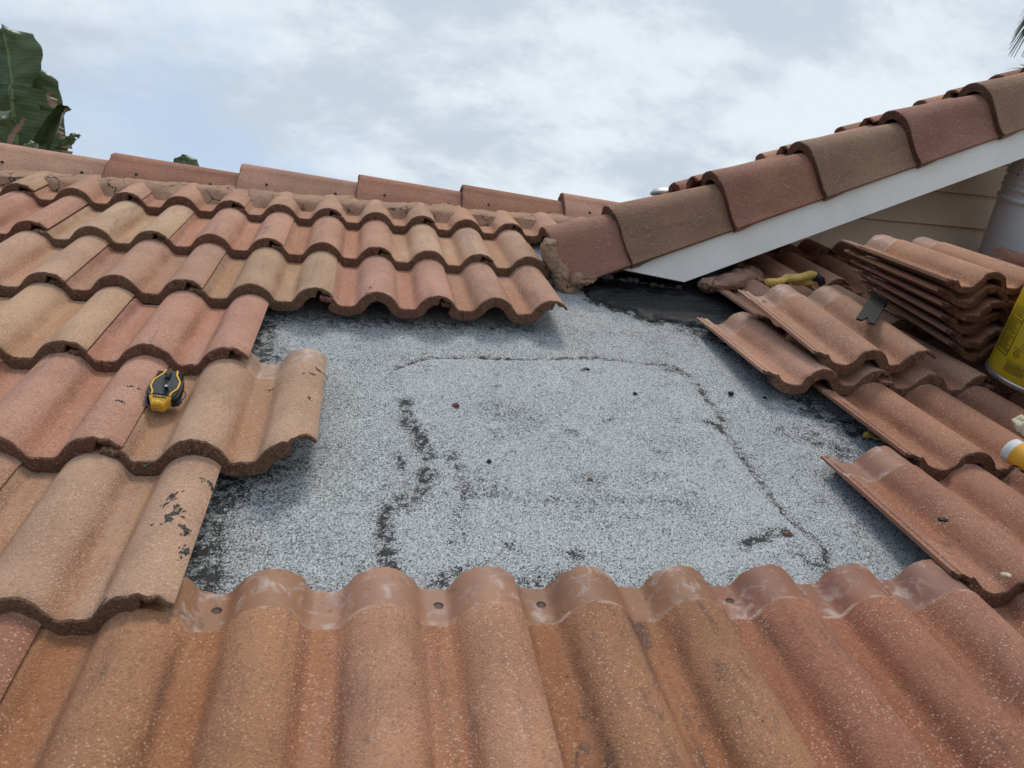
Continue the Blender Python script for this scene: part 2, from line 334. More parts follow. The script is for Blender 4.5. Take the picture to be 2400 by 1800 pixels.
# ------------------------------------------------------------------ swept tile meshes
def sweep(xs, zs, thick, ys, length, y0=None, headstep=True, seed=0, taper=0.0, wob=0.0028, bevel=0.0025, pivot=0.0):
    """closed tile body: profile (xs, zs) swept along y; thick(i, y) -> thickness; y0(i) -> start of column i"""
    n = len(xs); rs = random.Random(seed)
    px = np.array(xs); pz = np.array(zs)
    tx = np.gradient(px); tz = np.gradient(pz); ln = np.hypot(tx, tz); nx, nz = tz/ln, -tx/ln      # downward normal
    edge = [0.0]*n; a = 0.0
    for i in range(n):
        a = a*0.55 + rs.uniform(-1, 1)*wob; edge[i] = a
        if rs.random() < 0.05: edge[i] += rs.uniform(0.001, 0.005)
    verts, faces, mi = [], [], []
    rows = []
    for j, y in enumerate(ys):
        t_row, b_row = [], []
        for i in range(n):
            s0 = (y0(i) if y0 else 0.0) + edge[i]
            yy = s0*(1-y/length) + y if y < length else length + edge[(i*7+3) % n]*0.7
            zt = pz[i]
            if j == 0: zt -= bevel*(0.6+0.8*rs.random())
            if headstep and y > length-0.0775: zt -= 0.0028
            t_row.append(len(verts)); k_ = 1-taper*y/length; verts.append((px[i]*k_, yy, pivot+(zt-pivot)*k_))
        for i in range(n):
            s0 = (y0(i) if y0 else 0.0) + edge[i]
            yy = s0*(1-y/length) + y if y < length else length + edge[(i*7+3) % n]*0.7
            t = thick(i, y)
            zj = rs.uniform(-0.0012, 0.0012) if j == 0 else 0
            b_row.append(len(verts)); verts.append(((px[i]+nx[i]*t)*k_, yy, pivot+(pz[i]+nz[i]*t+zj-pivot)*k_))
        rows.append((t_row, b_row))
    for j in range(len(rows)-1):
        (a, b_), (c, d) = rows[j], rows[j+1]
        for i in range(n-1):
            faces.append((a[i], a[i+1], c[i+1], c[i])); mi.append(1 if j == 0 else 0)
            faces.append((b_[i+1], b_[i], d[i], d[i+1])); mi.append(1)
        faces.append((a[0], c[0], d[0], b_[0])); mi.append(0)
        faces.append((a[n-1], b_[n-1], d[n-1], c[n-1])); mi.append(0)
    # butt end, roughened
    K = 4; t0, b0 = rows[0]; cols = []
    for i in range(n):
        col = [t0[i]]
        for k in range(1, K):
            f = k/K; A = Vector(verts[t0[i]]); B = Vector(verts[b0[i]]); q = A.lerp(B, f)
            q.y += rs.uniform(-0.0015, 0.0012); q.x += rs.uniform(-0.0006, 0.0006)
            col.append(len(verts)); verts.append(tuple(q))
        col.append(b0[i]); cols.append(col)
    for i in range(n-1):
        for k in range(K):
            faces.append((cols[i][k], cols[i][k+1], cols[i+1][k+1], cols[i+1][k])); mi.append(1)
    tN, bN = rows[-1]
    for i in range(n-1): faces.append((tN[i], tN[i+1], bN[i+1], bN[i])); mi.append(0)
    me = mesh(verts, faces, 38, mi); me.materials.append(None); me.materials.append(None); return me
H = 0.041; RR = 0.0555; XS = 0.832*RR
def smax(a, b, k): h = max(k-abs(a-b), 0)/k; return max(a, b)+h*h*k*0.25
def prof_h(s):                             # height of the tile face above the pan
    q = (s/P - 0.72 + 0.5) % 1.0 - 0.5; x = abs(q*P)
    arc = H-(RR-math.sqrt(RR*RR-x*x)) if x < XS else H-0.445*RR-(x-XS)*1.5
    return smax(arc, 0.0, 0.008)
HC = prof_h(2*P)                           # height of the joint edge
LIP = 0.033; TN = 0.0255
def tile_profile(s_end):
    xs, zs, th = [], [], []
    for s, z in [(-LIP, 0.0185), (-LIP+0.004, 0.019), (-LIP+0.006, 0.0165), (-LIP+0.011, 0.0163), (-LIP+0.013, 0.0188), (-LIP+0.017, 0.0186), (-LIP+0.019, 0.0158), (-LIP+0.026, 0.0150)]:
        xs.append(s); zs.append(z)
    n = int(round((s_end)/P*26))
    for i in range(n+1):
        s = s_end*i/n; z = prof_h(s); f = max(0, 1-s/(0.16*P)); z -= 0.005*f
        if z < 0: z = 0
        xs.append(s); zs.append(z)
    return xs, zs
def tile_mesh(s_end=2*P, broken=None, seed=0, TN=TN):
    xs, zs = tile_profile(s_end)
    def thick(i, y):
        s = xs[i]; t = TN if y < 0.02 else TN + (0.0120-TN)*min(1, (y-0.02)/0.04)
        if s < 0.0: t = min(t, 0.0085)
        r = (2*P - s)/P if s_end > 1.9*P else 9
        if r < 0.25: t = 0.0065 if r > 0.17 else (0.0105 if r > 0.10 else 0.0065)
        return t
    y0 = None
    if broken: y0 = lambda i: broken(xs[i])
    ys = [0, 0.003, 0.02, 0.06, 0.13, 0.2, 0.27, L-0.0785, L-0.0765, L-0.04, L]
    return sweep(xs, zs, thick, ys, L, y0, True, seed)
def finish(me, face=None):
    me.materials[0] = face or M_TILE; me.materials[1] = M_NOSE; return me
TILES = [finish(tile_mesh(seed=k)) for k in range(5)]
def _brk(x):
    f = (x/(2*P)-0.86)/0.14
    return 0.0 if f < 0 else 0.012+0.036*min(1, f*1.1)+0.004*math.sin(x*900)
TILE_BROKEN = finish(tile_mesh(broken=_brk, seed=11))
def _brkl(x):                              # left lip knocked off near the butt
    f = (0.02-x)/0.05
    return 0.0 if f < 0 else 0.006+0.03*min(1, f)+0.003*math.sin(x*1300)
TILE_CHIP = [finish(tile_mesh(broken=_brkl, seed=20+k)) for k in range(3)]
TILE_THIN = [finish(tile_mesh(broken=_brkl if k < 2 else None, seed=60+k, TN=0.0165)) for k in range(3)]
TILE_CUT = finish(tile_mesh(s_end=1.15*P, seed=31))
def trim_mesh(sec, length, seed, nose_t=0.019, body=0.014, taper=0.0, pivot=0.0):
    n = len(sec); xs = [s[0] for s in sec]; zs = [s[1] for s in sec]
    def thick(i, y): return nose_t if y < 0.03 else nose_t+(body-nose_t)*min(1, (y-0.03)/0.05)
    return finish(sweep(xs, zs, thick, [0, 0.003, 0.03, 0.08]+[0.08+(length-0.11)*k/4 for k in range(1, 5)]+[length], length, None, False, seed, taper, 0.0018, 0.003, pivot), M_TRIM)
def arc_sec(x0, z0, legs_left, legs_right, r, a0, a1, n=16):
    pts = list(legs_left)
    for i in range(n+1):
        a = math.radians(a0+(a1-a0)*i/n); pts.append((x0+r*math.sin(a), z0+r*math.cos(a)))
    return pts+list(legs_right)
RIDGE_SEC = arc_sec(0, -0.066, [(-0.125, -0.112), (-0.118, -0.104), (-0.105, -0.085), (-0.090, -0.06)], [(0.090, -0.06), (0.105, -0.085), (0.118, -0.104), (0.125, -0.112)], 0.066, -62, 62)
RIDGE = [trim_mesh(RIDGE_SEC, 0.445, 40+k, 0.026, 0.015, 0.20) for k in range(3)]
RAKE_SEC = arc_sec(0, 0, [(-0.082, -0.03), (-0.076, -0.012)], [(0.0755, -0.02), (0.078, -0.05), (0.081, -0.078), (0.086, -0.094), (0.092, -0.104)], 0.073, -78, 86, 18)
RAKE_SEC = [(x*1.12, (z+0.104)*1.11-0.104) for x, z in RAKE_SEC]
RAKE = [trim_mesh(RAKE_SEC, L, 50+k, 0.028, 0.015, 0.24, -0.104) for k in range(3)]
RAKE_CUT = trim_mesh(RAKE_SEC, 0.235, 57, 0.028, 0.015, 0.14, -0.104)
# ------------------------------------------------------------------ house shell
house = link('house', None, mw=Matrix.Translation((1.0, 0.0, -3.3)), label='tile-roofed house seen from up on its roof', cat='house')
NP = -HC                                   # pan height of a butt, relative to the joint edges
DROP = TN/0.817
TILT = math.atan2(DROP, L)
DECK = NP-DROP-0.0165
# --- membrane deck with real relief
def seg_d(px_, py_, pts):
    best = 9e9
    for (ax, ay), (bx, by) in zip(pts, pts[1:]):
        dx_, dy_ = bx-ax, by-ay; t = max(0, min(1, ((px_-ax)*dx_+(py_-ay)*dy_)/(dx_*dx_+dy_*dy_+1e-12)))
        best = min(best, math.hypot(px_-ax-dx_*t, py_-ay-dy_*t))
    return best
def inside(x, y, poly):
    r = False; j = len(poly)-1
    for i in range(len(poly)):
        xi, yi = poly[i]; xj, yj = poly[j]
        if (yi > y) != (yj > y) and x < (xj-xi)*(y-yi)/(yj-yi)+xi: r = not r
        j = i
    return r
def dpx(pts): return [at_n(x, y, DECK) for x, y in pts]
SEAMS = [  # (polyline, width, strength)
    (dpx([(935, 862), (1010, 838), (1100, 836), (1200, 842), (1250, 846), (1330, 840), (1400, 838), (1450, 846), (1520, 855), (1570, 858)]), 0.008, 0.75),
    (dpx([(1570, 858), (1620, 885), (1660, 940), (1690, 985)]), 0.010, 0.5),
    (dpx([(1675, 1000), (1730, 1050), (1750, 1090), (1780, 1130), (1815, 1180), (1850, 1220), (1895, 1255), (1930, 1290), (1940, 1330)]), 0.009, 0.55),
    (dpx([(950, 940), (955, 990), (985, 1020), (1000, 1070)]), 0.014, 0.85),
    (dpx([(1000, 1110), (985, 1160), (930, 1185)]), 0.018, 0.6),
    (dpx([(910, 1200), (905, 1270), (915, 1335)]), 0.015, 0.85),
    (dpx([(1060, 1080), (1085, 1150), (1075, 1240), (1070, 1280)]), 0.016, 0.28),
    (dpx([(1080, 1160), (1250, 1175), (1420, 1175), (1600, 1186)]), 0.012, 0.22),
    (dpx([(932, 1060), (942, 1095)]), 0.008, 0.7),
    (dpx([(1740, 1285), (1790, 1258), (1845, 1250)]), 0.010, 0.95),
    (dpx([(1870, 1300), (1910, 1330)]), 0.016, 0.45),
    (dpx([(1670, 1000), (1690, 1003)]), 0.012, 0.6),
    (dpx([(450, 1400), (478, 1290), (500, 1200), (540, 1110)]), 0.032, 0.42),
    (dpx([(480, 1390), (475, 1320)]), 0.020, 0.6),
    (dpx([(610, 760), (600, 840), (625, 830)]), 0.035, 0.9),
    (dpx([(640, 745), (760, 750), (900, 755), (1100, 770), (1240, 770)]), 0.045, 0.33),
    (dpx([(660, 1080), (600, 1130)]), 0.06, 0.35),
    (dpx([(1600, 765), (1700, 800), (1800, 870), (1900, 960), (2000, 1010)]), 0.055, 0.55),
    (dpx([(1850, 1010), (1960, 1050), (2040, 1130), (2160, 1230), (2250, 1320)]), 0.040, 0.40),
    (dpx([(1380, 700), (1404, 712), (1440, 724), (1480, 734), (1520, 758), (1560, 752), (1610, 765), (1680, 780)]), 0.020, 0.75),
    (dpx([(1060, 1070), (1063, 1085)]), 0.01, 0.4), (dpx([(1640, 985), (1665, 995)]), 0.01, 0.5), (dpx([(1600, 880), (1560, 870)]), 0.012, 0.35),
    (dpx([(1030, 1370), (1085, 1345)]), 0.015, 0.55), (dpx([(1240, 1370), (1290, 1370), (1320, 1360)]), 0.018, 0.55),
    (dpx([(1190, 1285), (1215, 1285)]), 0.012, 0.5), (dpx([(1325, 1305), (1360, 1305)]), 0.014, 0.5),
    (dpx([(1420, 995), (1435, 985)]), 0.006, 0.5), (dpx([(1325, 1015), (1345, 1018)]), 0.010, 0.5),
    (dpx([(1360, 1130), (1400, 1125)]), 0.02, 0.25), (dpx([(1120, 1130), (1150, 1150)]), 0.03, 0.22), (dpx([(1160, 960), (1240, 985)]), 0.04, 0.16)]
PATCH = dpx([(935, 865), (1010, 842), (1200, 846), (1400, 842), (1570, 860), (1660, 945), (1740, 1075), (1815, 1180), (1930, 1295), (1960, 1400), (900, 1400), (905, 1230), (985, 1160), (1000, 1070), (950, 950)])
def axis(lo, hi, a, b, fine, coarse):
    r = [lo]
    while r[-1] < hi-1e-6: r.append(r[-1]+(fine if a <= r[-1] < b else min(coarse, a-r[-1] if r[-1] < a else coarse)))
    return r
us = axis(-1.6, 5.2, 0.62, 2.55, 0.0075, 0.10); vs_ = axis(-2.9, 0.34, -1.80, -0.30, 0.0075, 0.08)
dv, tarv, patv = [], [], []
bbs = [(min(q[0] for q in s)-3.2*w_, max(q[0] for q in s)+3.2*w_, min(q[1] for q in s)-3.2*w_, max(q[1] for q in s)+3.2*w_, s, w_, k_) for s, w_, k_ in SEAMS]
for v in vs_:
    for u in us:
        n = DECK; tv = 0.0; pv = 0.0
        if 0.5 < u < 2.6 and -1.9 < v < -0.25:
            wu = u+0.0055*fbm(u*16, v*16, 3.3); wv = v+0.0055*fbm(u*16, v*16, 8.1)
            n += 0.0022*fbm(u*3, v*3, 1.7) + 0.0008*fbm(u*20, v*20, 5.1, 3)
            dp = seg_d(wu, wv, PATCH+PATCH[:1])
            sg = dp if inside(wu, wv, PATCH) else -dp
            pv = max(0, min(1, (sg+0.01)/0.03)); n += 0.0045*max(0, min(1, (sg+0.005)/0.010)) + 0.0025*math.exp(-(sg/0.03)**2)*fbm(u*7, v*7, 4.0)
            for x0, x1, y0_, y1, s, w_, k_ in bbs:
                if x0 < wu < x1 and y0_ < wv < y1:
                    d = seg_d(wu, wv, s)/w_
                    if d < 3:
                        q = math.exp(-d*d)*k_; tv += q
                        if w_ < 0.02: n -= 0.0022*q
        dv.append((u, v, n)); tarv.append(min(tv, 1.2)); patv.append(pv)
nu = len(us)
df = [(j*nu+i, j*nu+i+1, (j+1)*nu+i+1, (j+1)*nu+i) for j in range(len(vs_)-1) for i in range(nu-1)]
dm = mesh(dv, df, 60); at = dm.attributes.new('tar', 'FLOAT', 'POINT'); at.data.foreach_set('value', tarv)
at = dm.attributes.new('patch', 'FLOAT', 'POINT'); at.data.foreach_set('value', patv)
main_roof = link('main_roof', dm, (M_MEM,), RM, house, label='low-pitched main roof with a bare patch of grey granule membrane')
# --- tile placing
PINK, PINK2, TAN, TAN2 = (0.440, 0.250, 0.176), (0.430, 0.238, 0.166), (0.445, 0.285, 0.190), (0.440, 0.270, 0.180)
RED, RED2, ORG, BRN = (0.315, 0.148, 0.096), (0.340, 0.165, 0.108), (0.365, 0.180, 0.098), (0.340, 0.172, 0.098)
def jit(c, k=0.06, grime=None):
    f = 1+random.uniform(-k, k); gr_ = random.choice((0, 0, 0.08, 0.2, 0.35)) if grime is None else grime
    return tuple(min(0.9, x*f*(1+random.uniform(-k, k)*0.4)) for x in c[:3])+(1-(c[3] if len(c) > 3 else gr_),)
def tile_matrix(u, v, n=NP, yaw=0.0, tilt=TILT, roll=0.0):
    return RM @ Matrix.Translation((u, v, n)) @ Matrix.Rotation(yaw, 4, 'Z') @ Matrix.Rotation(-tilt, 4, 'X') @ Matrix.Rotation(roll, 4, 'Y')
def lay(u_right, course, col, me=None, du=0.0, dv_=0.0, dn=0.0, yaw=0.0, tilt=TILT, par=None, roll=0.0):
    me = me or random.choice(TILES)
    j = random.uniform
    o = link('roof_tile', me, (), tile_matrix((u_right-2)*P+du+j(-.0018, .0018), -course*EX+dv_+j(-.004, .004), NP+dn+j(-.0008, .0016), yaw+j(-.006, .006), tilt+j(-.004, .002), roll+j(-.004, .004)), par or main_roof, color=jit(col))
    LAID[course, u_right] = MW[o.name]; return o
LAID = {}
LEFT = {0: [(-2, PINK), (0, TAN2), (2, PINK), (4, PINK2), (6, TAN2), (8, TAN2), (10, PINK2), (12, PINK)],
        1: [(-3, TAN), (-1, PINK2), (1, PINK2), (3, TAN), (5, PINK), (7, PINK2), (9, TAN)],
        2: [(-2, PINK), (0, PINK), (2, TAN), (4, PINK), (6, TAN), (8, PINK), (10, PINK)],
        3: [(-1, PINK), (1, PINK), (3, TAN), (5, PINK2)],
        4: [(0, TAN), (2, PINK2), (4, PINK2)],
        5: [(1, TAN), (3, PINK2), (5, TAN)],
        6: [(2, PINK), (4, RED2), (6, (*ORG, .45)), (8, (0.410, 0.222, 0.140, .45)), (10, (0.335, 0.162, 0.092, 1.0)), (12, (0.310, 0.138, 0.082, .7)), (14, (*RED, .6)), (16, RED2), (18, BRN)]}
for c_, row in LEFT.items():
    for k, col in row: lay(k, c_, col)
lay(6, 4, TAN, TILE_BROKEN)
lay(11, 1, TAN, TILE_CUT)
# right-hand side of the bare patch: courses step down along its edge
RIGHT = {0: [(14, RED), (16, RED2), (18, RED), (20, RED), (22, RED2), (24, RED)], 1: [(17, PINK2), (19, RED2), (21, RED), (23, RED)],
         2: [(16, PINK2), (18, TAN2), (20, RED2), (22, RED)], 3: [(15, PINK2), (17, PINK2), (19, RED2), (21, RED)],
         4: [(16, RED2), (18, RED2), (20, RED)], 5: [(15, RED2), (17, RED2), (19, RED)]}
for c_, row in RIGHT.items():
    for q, (k, col) in enumerate(row):
        first = q == 0 and c_ >= 2
        lay(k, c_, col, TILE_CHIP[c_ % 3] if first else None, dn=0.004 if c_ >= 2 else 0, yaw=0.035 if (c_ >= 2 and q < 2) else 0.0)
# --- ridge of the main roof: trim tiles bedded in mortar
RY, RZ = 0.296, 0.178
ridge_x = [-1.06, -0.66, -0.26, 0.141, 0.560, 0.962, 1.340, 1.728, 2.11]
for k, x in enumerate(ridge_x):
    col = [PINK2, PINK, PINK, RED2, PINK2, RED2, RED2, PINK2, RED][k]
    ti = 0.078; yw = random.uniform(-.012, .012)
    F = Matrix(((0, 1, 0, 0), (-1, 0, 0, 0), (0, 0, 1, 0), (0, 0, 0, 1)))     # local y -> +X, local x -> -Y
    link('ridge_tile', RIDGE[k % 3], (), Matrix.Translation((x, RY, RZ+random.uniform(-.003, .003))) @ Matrix.Rotation(yw, 4, 'Z') @ F @ Matrix.Rotation(-ti, 4, 'X'), main_roof, color=jit(col))
mv, mf = [], []
xs = [-1.3+0.0085*i for i in range(int(3.7/0.0085))]
prof = [(0.24, 0.096), (0.192, 0.079), (0.168, 0.070), (0.148, 0.060), (0.132, 0.048), (0.124, 0.034), (0.112, 0.016), (0.102, -0.004), (0.095, -0.03)]
for i, x in enumerate(xs):
    for j, (y, z) in enumerate(prof):
        k = 0.011*fbm(x*9, j*0.35, 2.2)+0.004*fbm(x*45, j*1.1, 7.0)
        bul = 0.010*math.sin(math.pi*min(1, max(0, (j-1)/5.0)))
        mv.append((x, y-k-bul, z+k*0.3))
m_ = len(prof)
mf = [(i*m_+j, (i+1)*m_+j, (i+1)*m_+j+1, i*m_+j+1) for i in range(len(xs)-1) for j in range(m_-1)]
link('ridge_mortar', mesh(mv, mf, 50), (M_MORT,), None, main_roof)
# back slope of the main roof
bm = bmesh.new(); box_bm(bm, -1.6, 2.6, 0, 3.2, -0.05, 0)
link('back_slope', bm_mesh(bm), (M_SOFFIT,), Matrix.Translation((0, RY+0.02, 0.055)) @ Matrix.Rotation(-TH, 4, 'X'), house)
# --- upper roof with its rake
XR, ZR = 2.56, 0.296                       # a point of the line through the rake tiles' springing
def UP(a, b, c):                           # a up the upper slope from that point, b towards the camera, c off the slope
    return Vector((XR+a*CT-c*ST, -0.245-b, ZR+a*ST+c*CT))
UM = Matrix(((0, CT, -ST, XR), (-1, 0, 0, -0.245), (0, ST, CT, ZR), (0, 0, 0, 1)))
bm = bmesh.new(); box_bm(bm, -1.4, 0.055, -1.12, 2.2, -0.075, -0.055)
upper = link('upper_roof', bm_mesh(bm), (M_SOFFIT,), UM, house, label='upper roof slope rising to the right along a tiled rake')
rk = []
nb = [(1329, 671), (1483, 624), (1725, 528), (1936, 453), (2157, 378), (2352, 309)]
a0s = []
for x, y in nb:
    q = at_y(x, y, -0.345); a0s.append((q.x-XR)*CT+(q.z-ZR)*ST)
a0s += [a0s[-1]+0.345, a0s[-1]+0.69, a0s[-1]+1.03]
rcol = [(0.31, 0.155, 0.11), (0.30, 0.175, 0.115), (0.31, 0.15, 0.105), (0.295, 0.18, 0.12), (0.31, 0.155, 0.115), (0.30, 0.185, 0.12), RED2, RED, BRN]
for k, a in enumerate(a0s):
    M = UM @ Matrix.Translation((0, a, 0.012)) @ Matrix.Rotation(random.uniform(-.006, .006), 4, 'Z') @ Matrix.Rotation(-0.006, 4, 'X')
    link('rake_tile', RAKE_CUT if k == 0 else RAKE[k % 3], (), M, upper, color=jit(rcol[k], 0.03))
for c_ in range(0, 7):
    for w in range(1):
        M = UM @ Matrix.Translation((-0.055-2*P-w*2*P, -0.50+c_*EX+random.uniform(-.004, .004), 0.064)) @ Matrix.Rotation(-TILT, 4, 'X')
        link('roof_tile', random.choice(TILES), (), M, upper, color=jit(random.choice((RED, RED2, BRN, PINK2))))
# painted rake board under the rake tiles
bm = bmesh.new()
f0 = at_y(1604, 661, -0.31); aL = (f0.x-XR)*CT+(f0.z-ZR)*ST; cL = -(f0.x-XR)*ST+(f0.z-ZR)*CT
f1 = at_y(2400, 361.6, -0.31); cR = -(f1.x-XR)*ST+(f1.z-ZR)*CT
prism_bm(bm, [(aL, cL), (2.1, cR), (2.1, -0.06), (aL-0.10, -0.06), (aL-0.19, -0.098)], 0, 0.04)
RB = Matrix(((CT, -ST, 0, XR), (0, 0, 1, -0.31), (ST, CT, 0, ZR), (0, 0, 0, 1)))
link('rake_board', bm_mesh(bm), (M_FASCIA,), RB, house, label='white painted rake board under the row of rake tiles')
# gable wall with lap siding, set back under the overhang
WY = 0.15
z1 = at_y(2009, 512, WY).z; LAPH = (at_y(2175, 448, WY).z-z1)
bm = bmesh.new()
def deck_z(x): return ZR+(x-XR)*ST/CT-0.085/CT
prism_bm(bm, [(1.2, -0.30), (4.6, -0.30), (4.6, deck_z(4.6)), (1.7, deck_z(1.7)-0.0)], 0, 0.05)
GW = Matrix(((1, 0, 0, 0), (0, 0, 1, WY), (0, 1, 0, 0), (0, 0, 0, 1)))
gable = link('gable_wall', bm_mesh(bm), (M_SIDING,), GW, house, label='shaded gable wall of beige lap siding')
zz = z1-2*LAPH
while zz < 1.0:
    zt = zz+LAPH+0.02
    xl = lambda z: (z+0.085/CT-ZR)*CT/ST+XR
    if xl(zz) < 4.5:
        a, b_ = max(1.5, xl(zz)), max(1.5, xl(zt))
        if b_ < 4.6:
            v8 = [(a, WY-0.027, zz), (4.6, WY-0.027, zz), (4.6, WY-0.004, zt), (b_, WY-0.004, zt), (a, WY+0.01, zz), (4.6, WY+0.01, zz), (4.6, WY+0.01, zt), (b_, WY+0.01, zt)]
            link('siding_board', mesh(v8, [(0, 1, 2, 3), (5, 4, 7, 6), (4, 5, 1, 0), (3, 2, 6, 7), (4, 0, 3, 7), (1, 5, 6, 2)]), (M_SIDING,), None, gable)
    zz += LAPH
# walls and ground below, so that the roof stands on something
bm = bmesh.new(); box_bm(bm, -1.3, 5.0, -2.2, 3.0, -3.3, -1.15)
link('exterior_wall', bm_mesh(bm), (M_STUCCO,), None, house)
bm = bmesh.new(); bmesh.ops.create_grid(bm, x_segments=2, y_segments=2, size=1500, matrix=Matrix.Translation((0, 0, -3.3)))
link('ground', bm_mesh(bm), (M_GROUND,), None, kind='structure')
# --- tar cement trowelled along the foot of the rake
TP = dpx([(1404, 709), (1372, 690), (1366, 668), (1420, 652), (1500, 640), (1600, 640), (1700, 660), (1790, 700), (1850, 780), (1800, 800), (1720, 792), (1680, 778), (1610, 763), (1560, 750), (1520, 757), (1480, 732), (1440, 722)])
u0, u1 = min(q[0] for q in TP), max(q[0] for q in TP); v0, v1 = min(q[1] for q in TP), max(q[1] for q in TP)
tv_, tf, idx = [], [], {}
st = 0.006
for j in range(int((v1-v0)/st)+2):
    for i in range(int((u1-u0)/st)+2):
        u, v = u0+i*st, v0+j*st
        wu, wv = u+0.016*fbm(u*30, v*30, 1, 5)+0.02*fbm(u*7, v*7, 9), v+0.016*fbm(u*30, v*30, 6, 5)
        d = seg_d(wu, wv, TP+TP[:1])
        if not inside(wu, wv, TP):
            if d > 0.006: continue
            d = -d
        k_ = min(1, max(0, d/0.03)); h = 0.007*max(0, min(1, (d+0.006)/0.02)) + k_*(0.007*fbm(u*9+v*6, v*30, 4.4)+0.008*max(0, fbm(u*14-v*20, v*22, 6.1)-0.05)) + 0.004*abs(fbm(u*30, v*60, 2.4))
        if d < 0.003: h -= 0.007
        idx[i, j] = len(tv_); tv_.append((u, v, DECK+0.003+h))
for (i, j) in idx:
    if (i+1, j) in idx and (i, j+1) in idx and (i+1, j+1) in idx: tf.append((idx[i, j], idx[i+1, j], idx[i+1, j+1], idx[i, j+1]))
link('tar_patch', mesh(tv_, tf, 60), (M_TAR,), RM, main_roof, label='black trowelled roofing tar below the white rake board')
# --- lumps of mortar
def lump(name, pts, radii, seed, M_, par, sub=3, rough=0.35, vox=0.0045):
    bm = bmesh.new(); rs = random.Random(seed)
    for p_, r in zip(pts, radii):
        r = r if hasattr(r, '__len__') else (r, r, r)
        bmesh.ops.create_icosphere(bm, subdivisions=sub, radius=1, matrix=Matrix.Translation(p_) @ Matrix.Rotation(rs.uniform(-.4, .4), 4, 'Z') @ Matrix.Diagonal((*r, 1)))
    me = bpy.data.meshes.new('m'); bm.to_mesh(me); bm.free()
    if len(pts) > 1:
        ob = bpy.data.objects.new('tmp', me); COL.objects.link(ob); md = ob.modifiers.new('r', 'REMESH'); md.mode = 'VOXEL'; md.voxel_size = vox
        sm = ob.modifiers.new('s', 'SMOOTH'); sm.iterations = 16; sm.factor = 0.6
        dg = bpy.context.evaluated_depsgraph_get(); m2 = bpy.data.meshes.new_from_object(ob.evaluated_get(dg))
        bpy.data.objects.remove(ob); me = m2
    me.materials.clear()
    bm = bmesh.new(); bm.from_mesh(me); bm.normal_update()
    for v in bm.verts:
        q = v.co; k = fbm(q.x*18+seed, q.y*18, q.z*18, 5)*rough*0.045 + abs(fbm(q.x*55+seed, q.y*55, q.z*55, 4))*rough*0.022
        if len(pts) == 1: mr = max(radii[0]); k = mr*0.55*fbm(q.x/mr*1.3+seed, q.y/mr*1.3, q.z/mr*1.3, 4)
        v.co = q+v.normal*k
    return link(name, bm_mesh(bm, 60), (M_,), None, par)
A = [at_y(*q, -0.29) for q in [(1288, 584), (1292, 600), (1296, 616), (1302, 632), (1310, 648), (1320, 662), (1332, 672), (1344, 662), (1356, 654)]]
lump('rake_mortar', A, [(0.030, 0.06, 0.03)]*7+[(0.026, 0.05, 0.022), (0.022, 0.045, 0.016)], 3.0, M_MORT2, main_roof, 3, 0.27)
lump('mortar_flake', [at_y(1372, 656, -0.345)], [(0.040, 0.010, 0.013)], 5.0, M_MORT2, main_roof)
A = [W(*at_n(*q, 0.03), 0.03) for q in [(1700, 655), (1745, 648), (1770, 640)]]
lump('gable_mortar', [W(*at_n(*q, 0.0), -0.022) for q in [(1678, 654), (1696, 650), (1716, 645), (1738, 638), (1760, 632)]], [(0.05, 0.05, 0.020), (0.05, 0.06, 0.024), (0.055, 0.07, 0.026), (0.05, 0.06, 0.030), (0.04, 0.05, 0.036)], 8.0, mortar_material('pink_mortar', (0.37, 0.215, 0.155)), main_roof, 3, 0.24)
lump('tar_bead', [at_y(*q, -0.322) for q in [(1432, 652), (1456, 656), (1480, 659), (1506, 664), (1530, 668), (1556, 672), (1582, 675)]], [(.026, .008, .005), (.022, .006, .006), (.026, .006, .004), (.024, .006, .005), (.026, .006, .004), (.024, .006, .004), (.02, .006, .004)], 2.0, M_TAR, main_roof, 3, 0.5)
# nail holes in the trim tiles
def disc(name, mw, r, m_, par):
    vs, fs = lathe([(0, 0.0006), (r*0.7, 0.0005), (r, -0.0004)], 12); link(name, mesh(vs, fs), (m_,), mw, par)
M_HOLE = plain('nail_head', (0.05, 0.028, 0.022), 0.8)
for k, (o, me_l) in enumerate([(o, 0.445) for o in list(main_roof.children) if o.name.startswith('ridge_tile')]):
    for f in (0.22, 0.74):
        k_ = 1-0.20*f; a = math.atan2(0.025, 0.015); c0, c1 = Vector((0.090, 0, -0.06)), Vector((0.105, 0, -0.085))
        d = (c1-c0).normalized(); nrm = Vector((-d.z, 0, d.x)).normalized(); nrm = nrm if nrm.x > 0 else -nrm
        q = c0.lerp(c1, 0.55)*k_; q.y = f*me_l
        rot = nrm.to_track_quat('Z', 'Y').to_matrix().to_4x4()
        disc('nail_head', MW[o.name] @ Matrix.Translation(q+nrm*0.0012) @ rot, 0.0058, M_HOLE, main_roof)
for o in [o for o in upper.children if o.name.startswith('rake_tile')]:
    q = Vector((0.0800*0.985, 0.10, -0.05)); rot = Vector((1, 0, 0.05)).to_track_quat('Z', 'Y').to_matrix().to_4x4()
    disc('nail_head', MW[o.name] @ Matrix.Translation(q+Vector((0.0012, 0, 0))) @ rot, 0.0052, M_HOLE, upper)
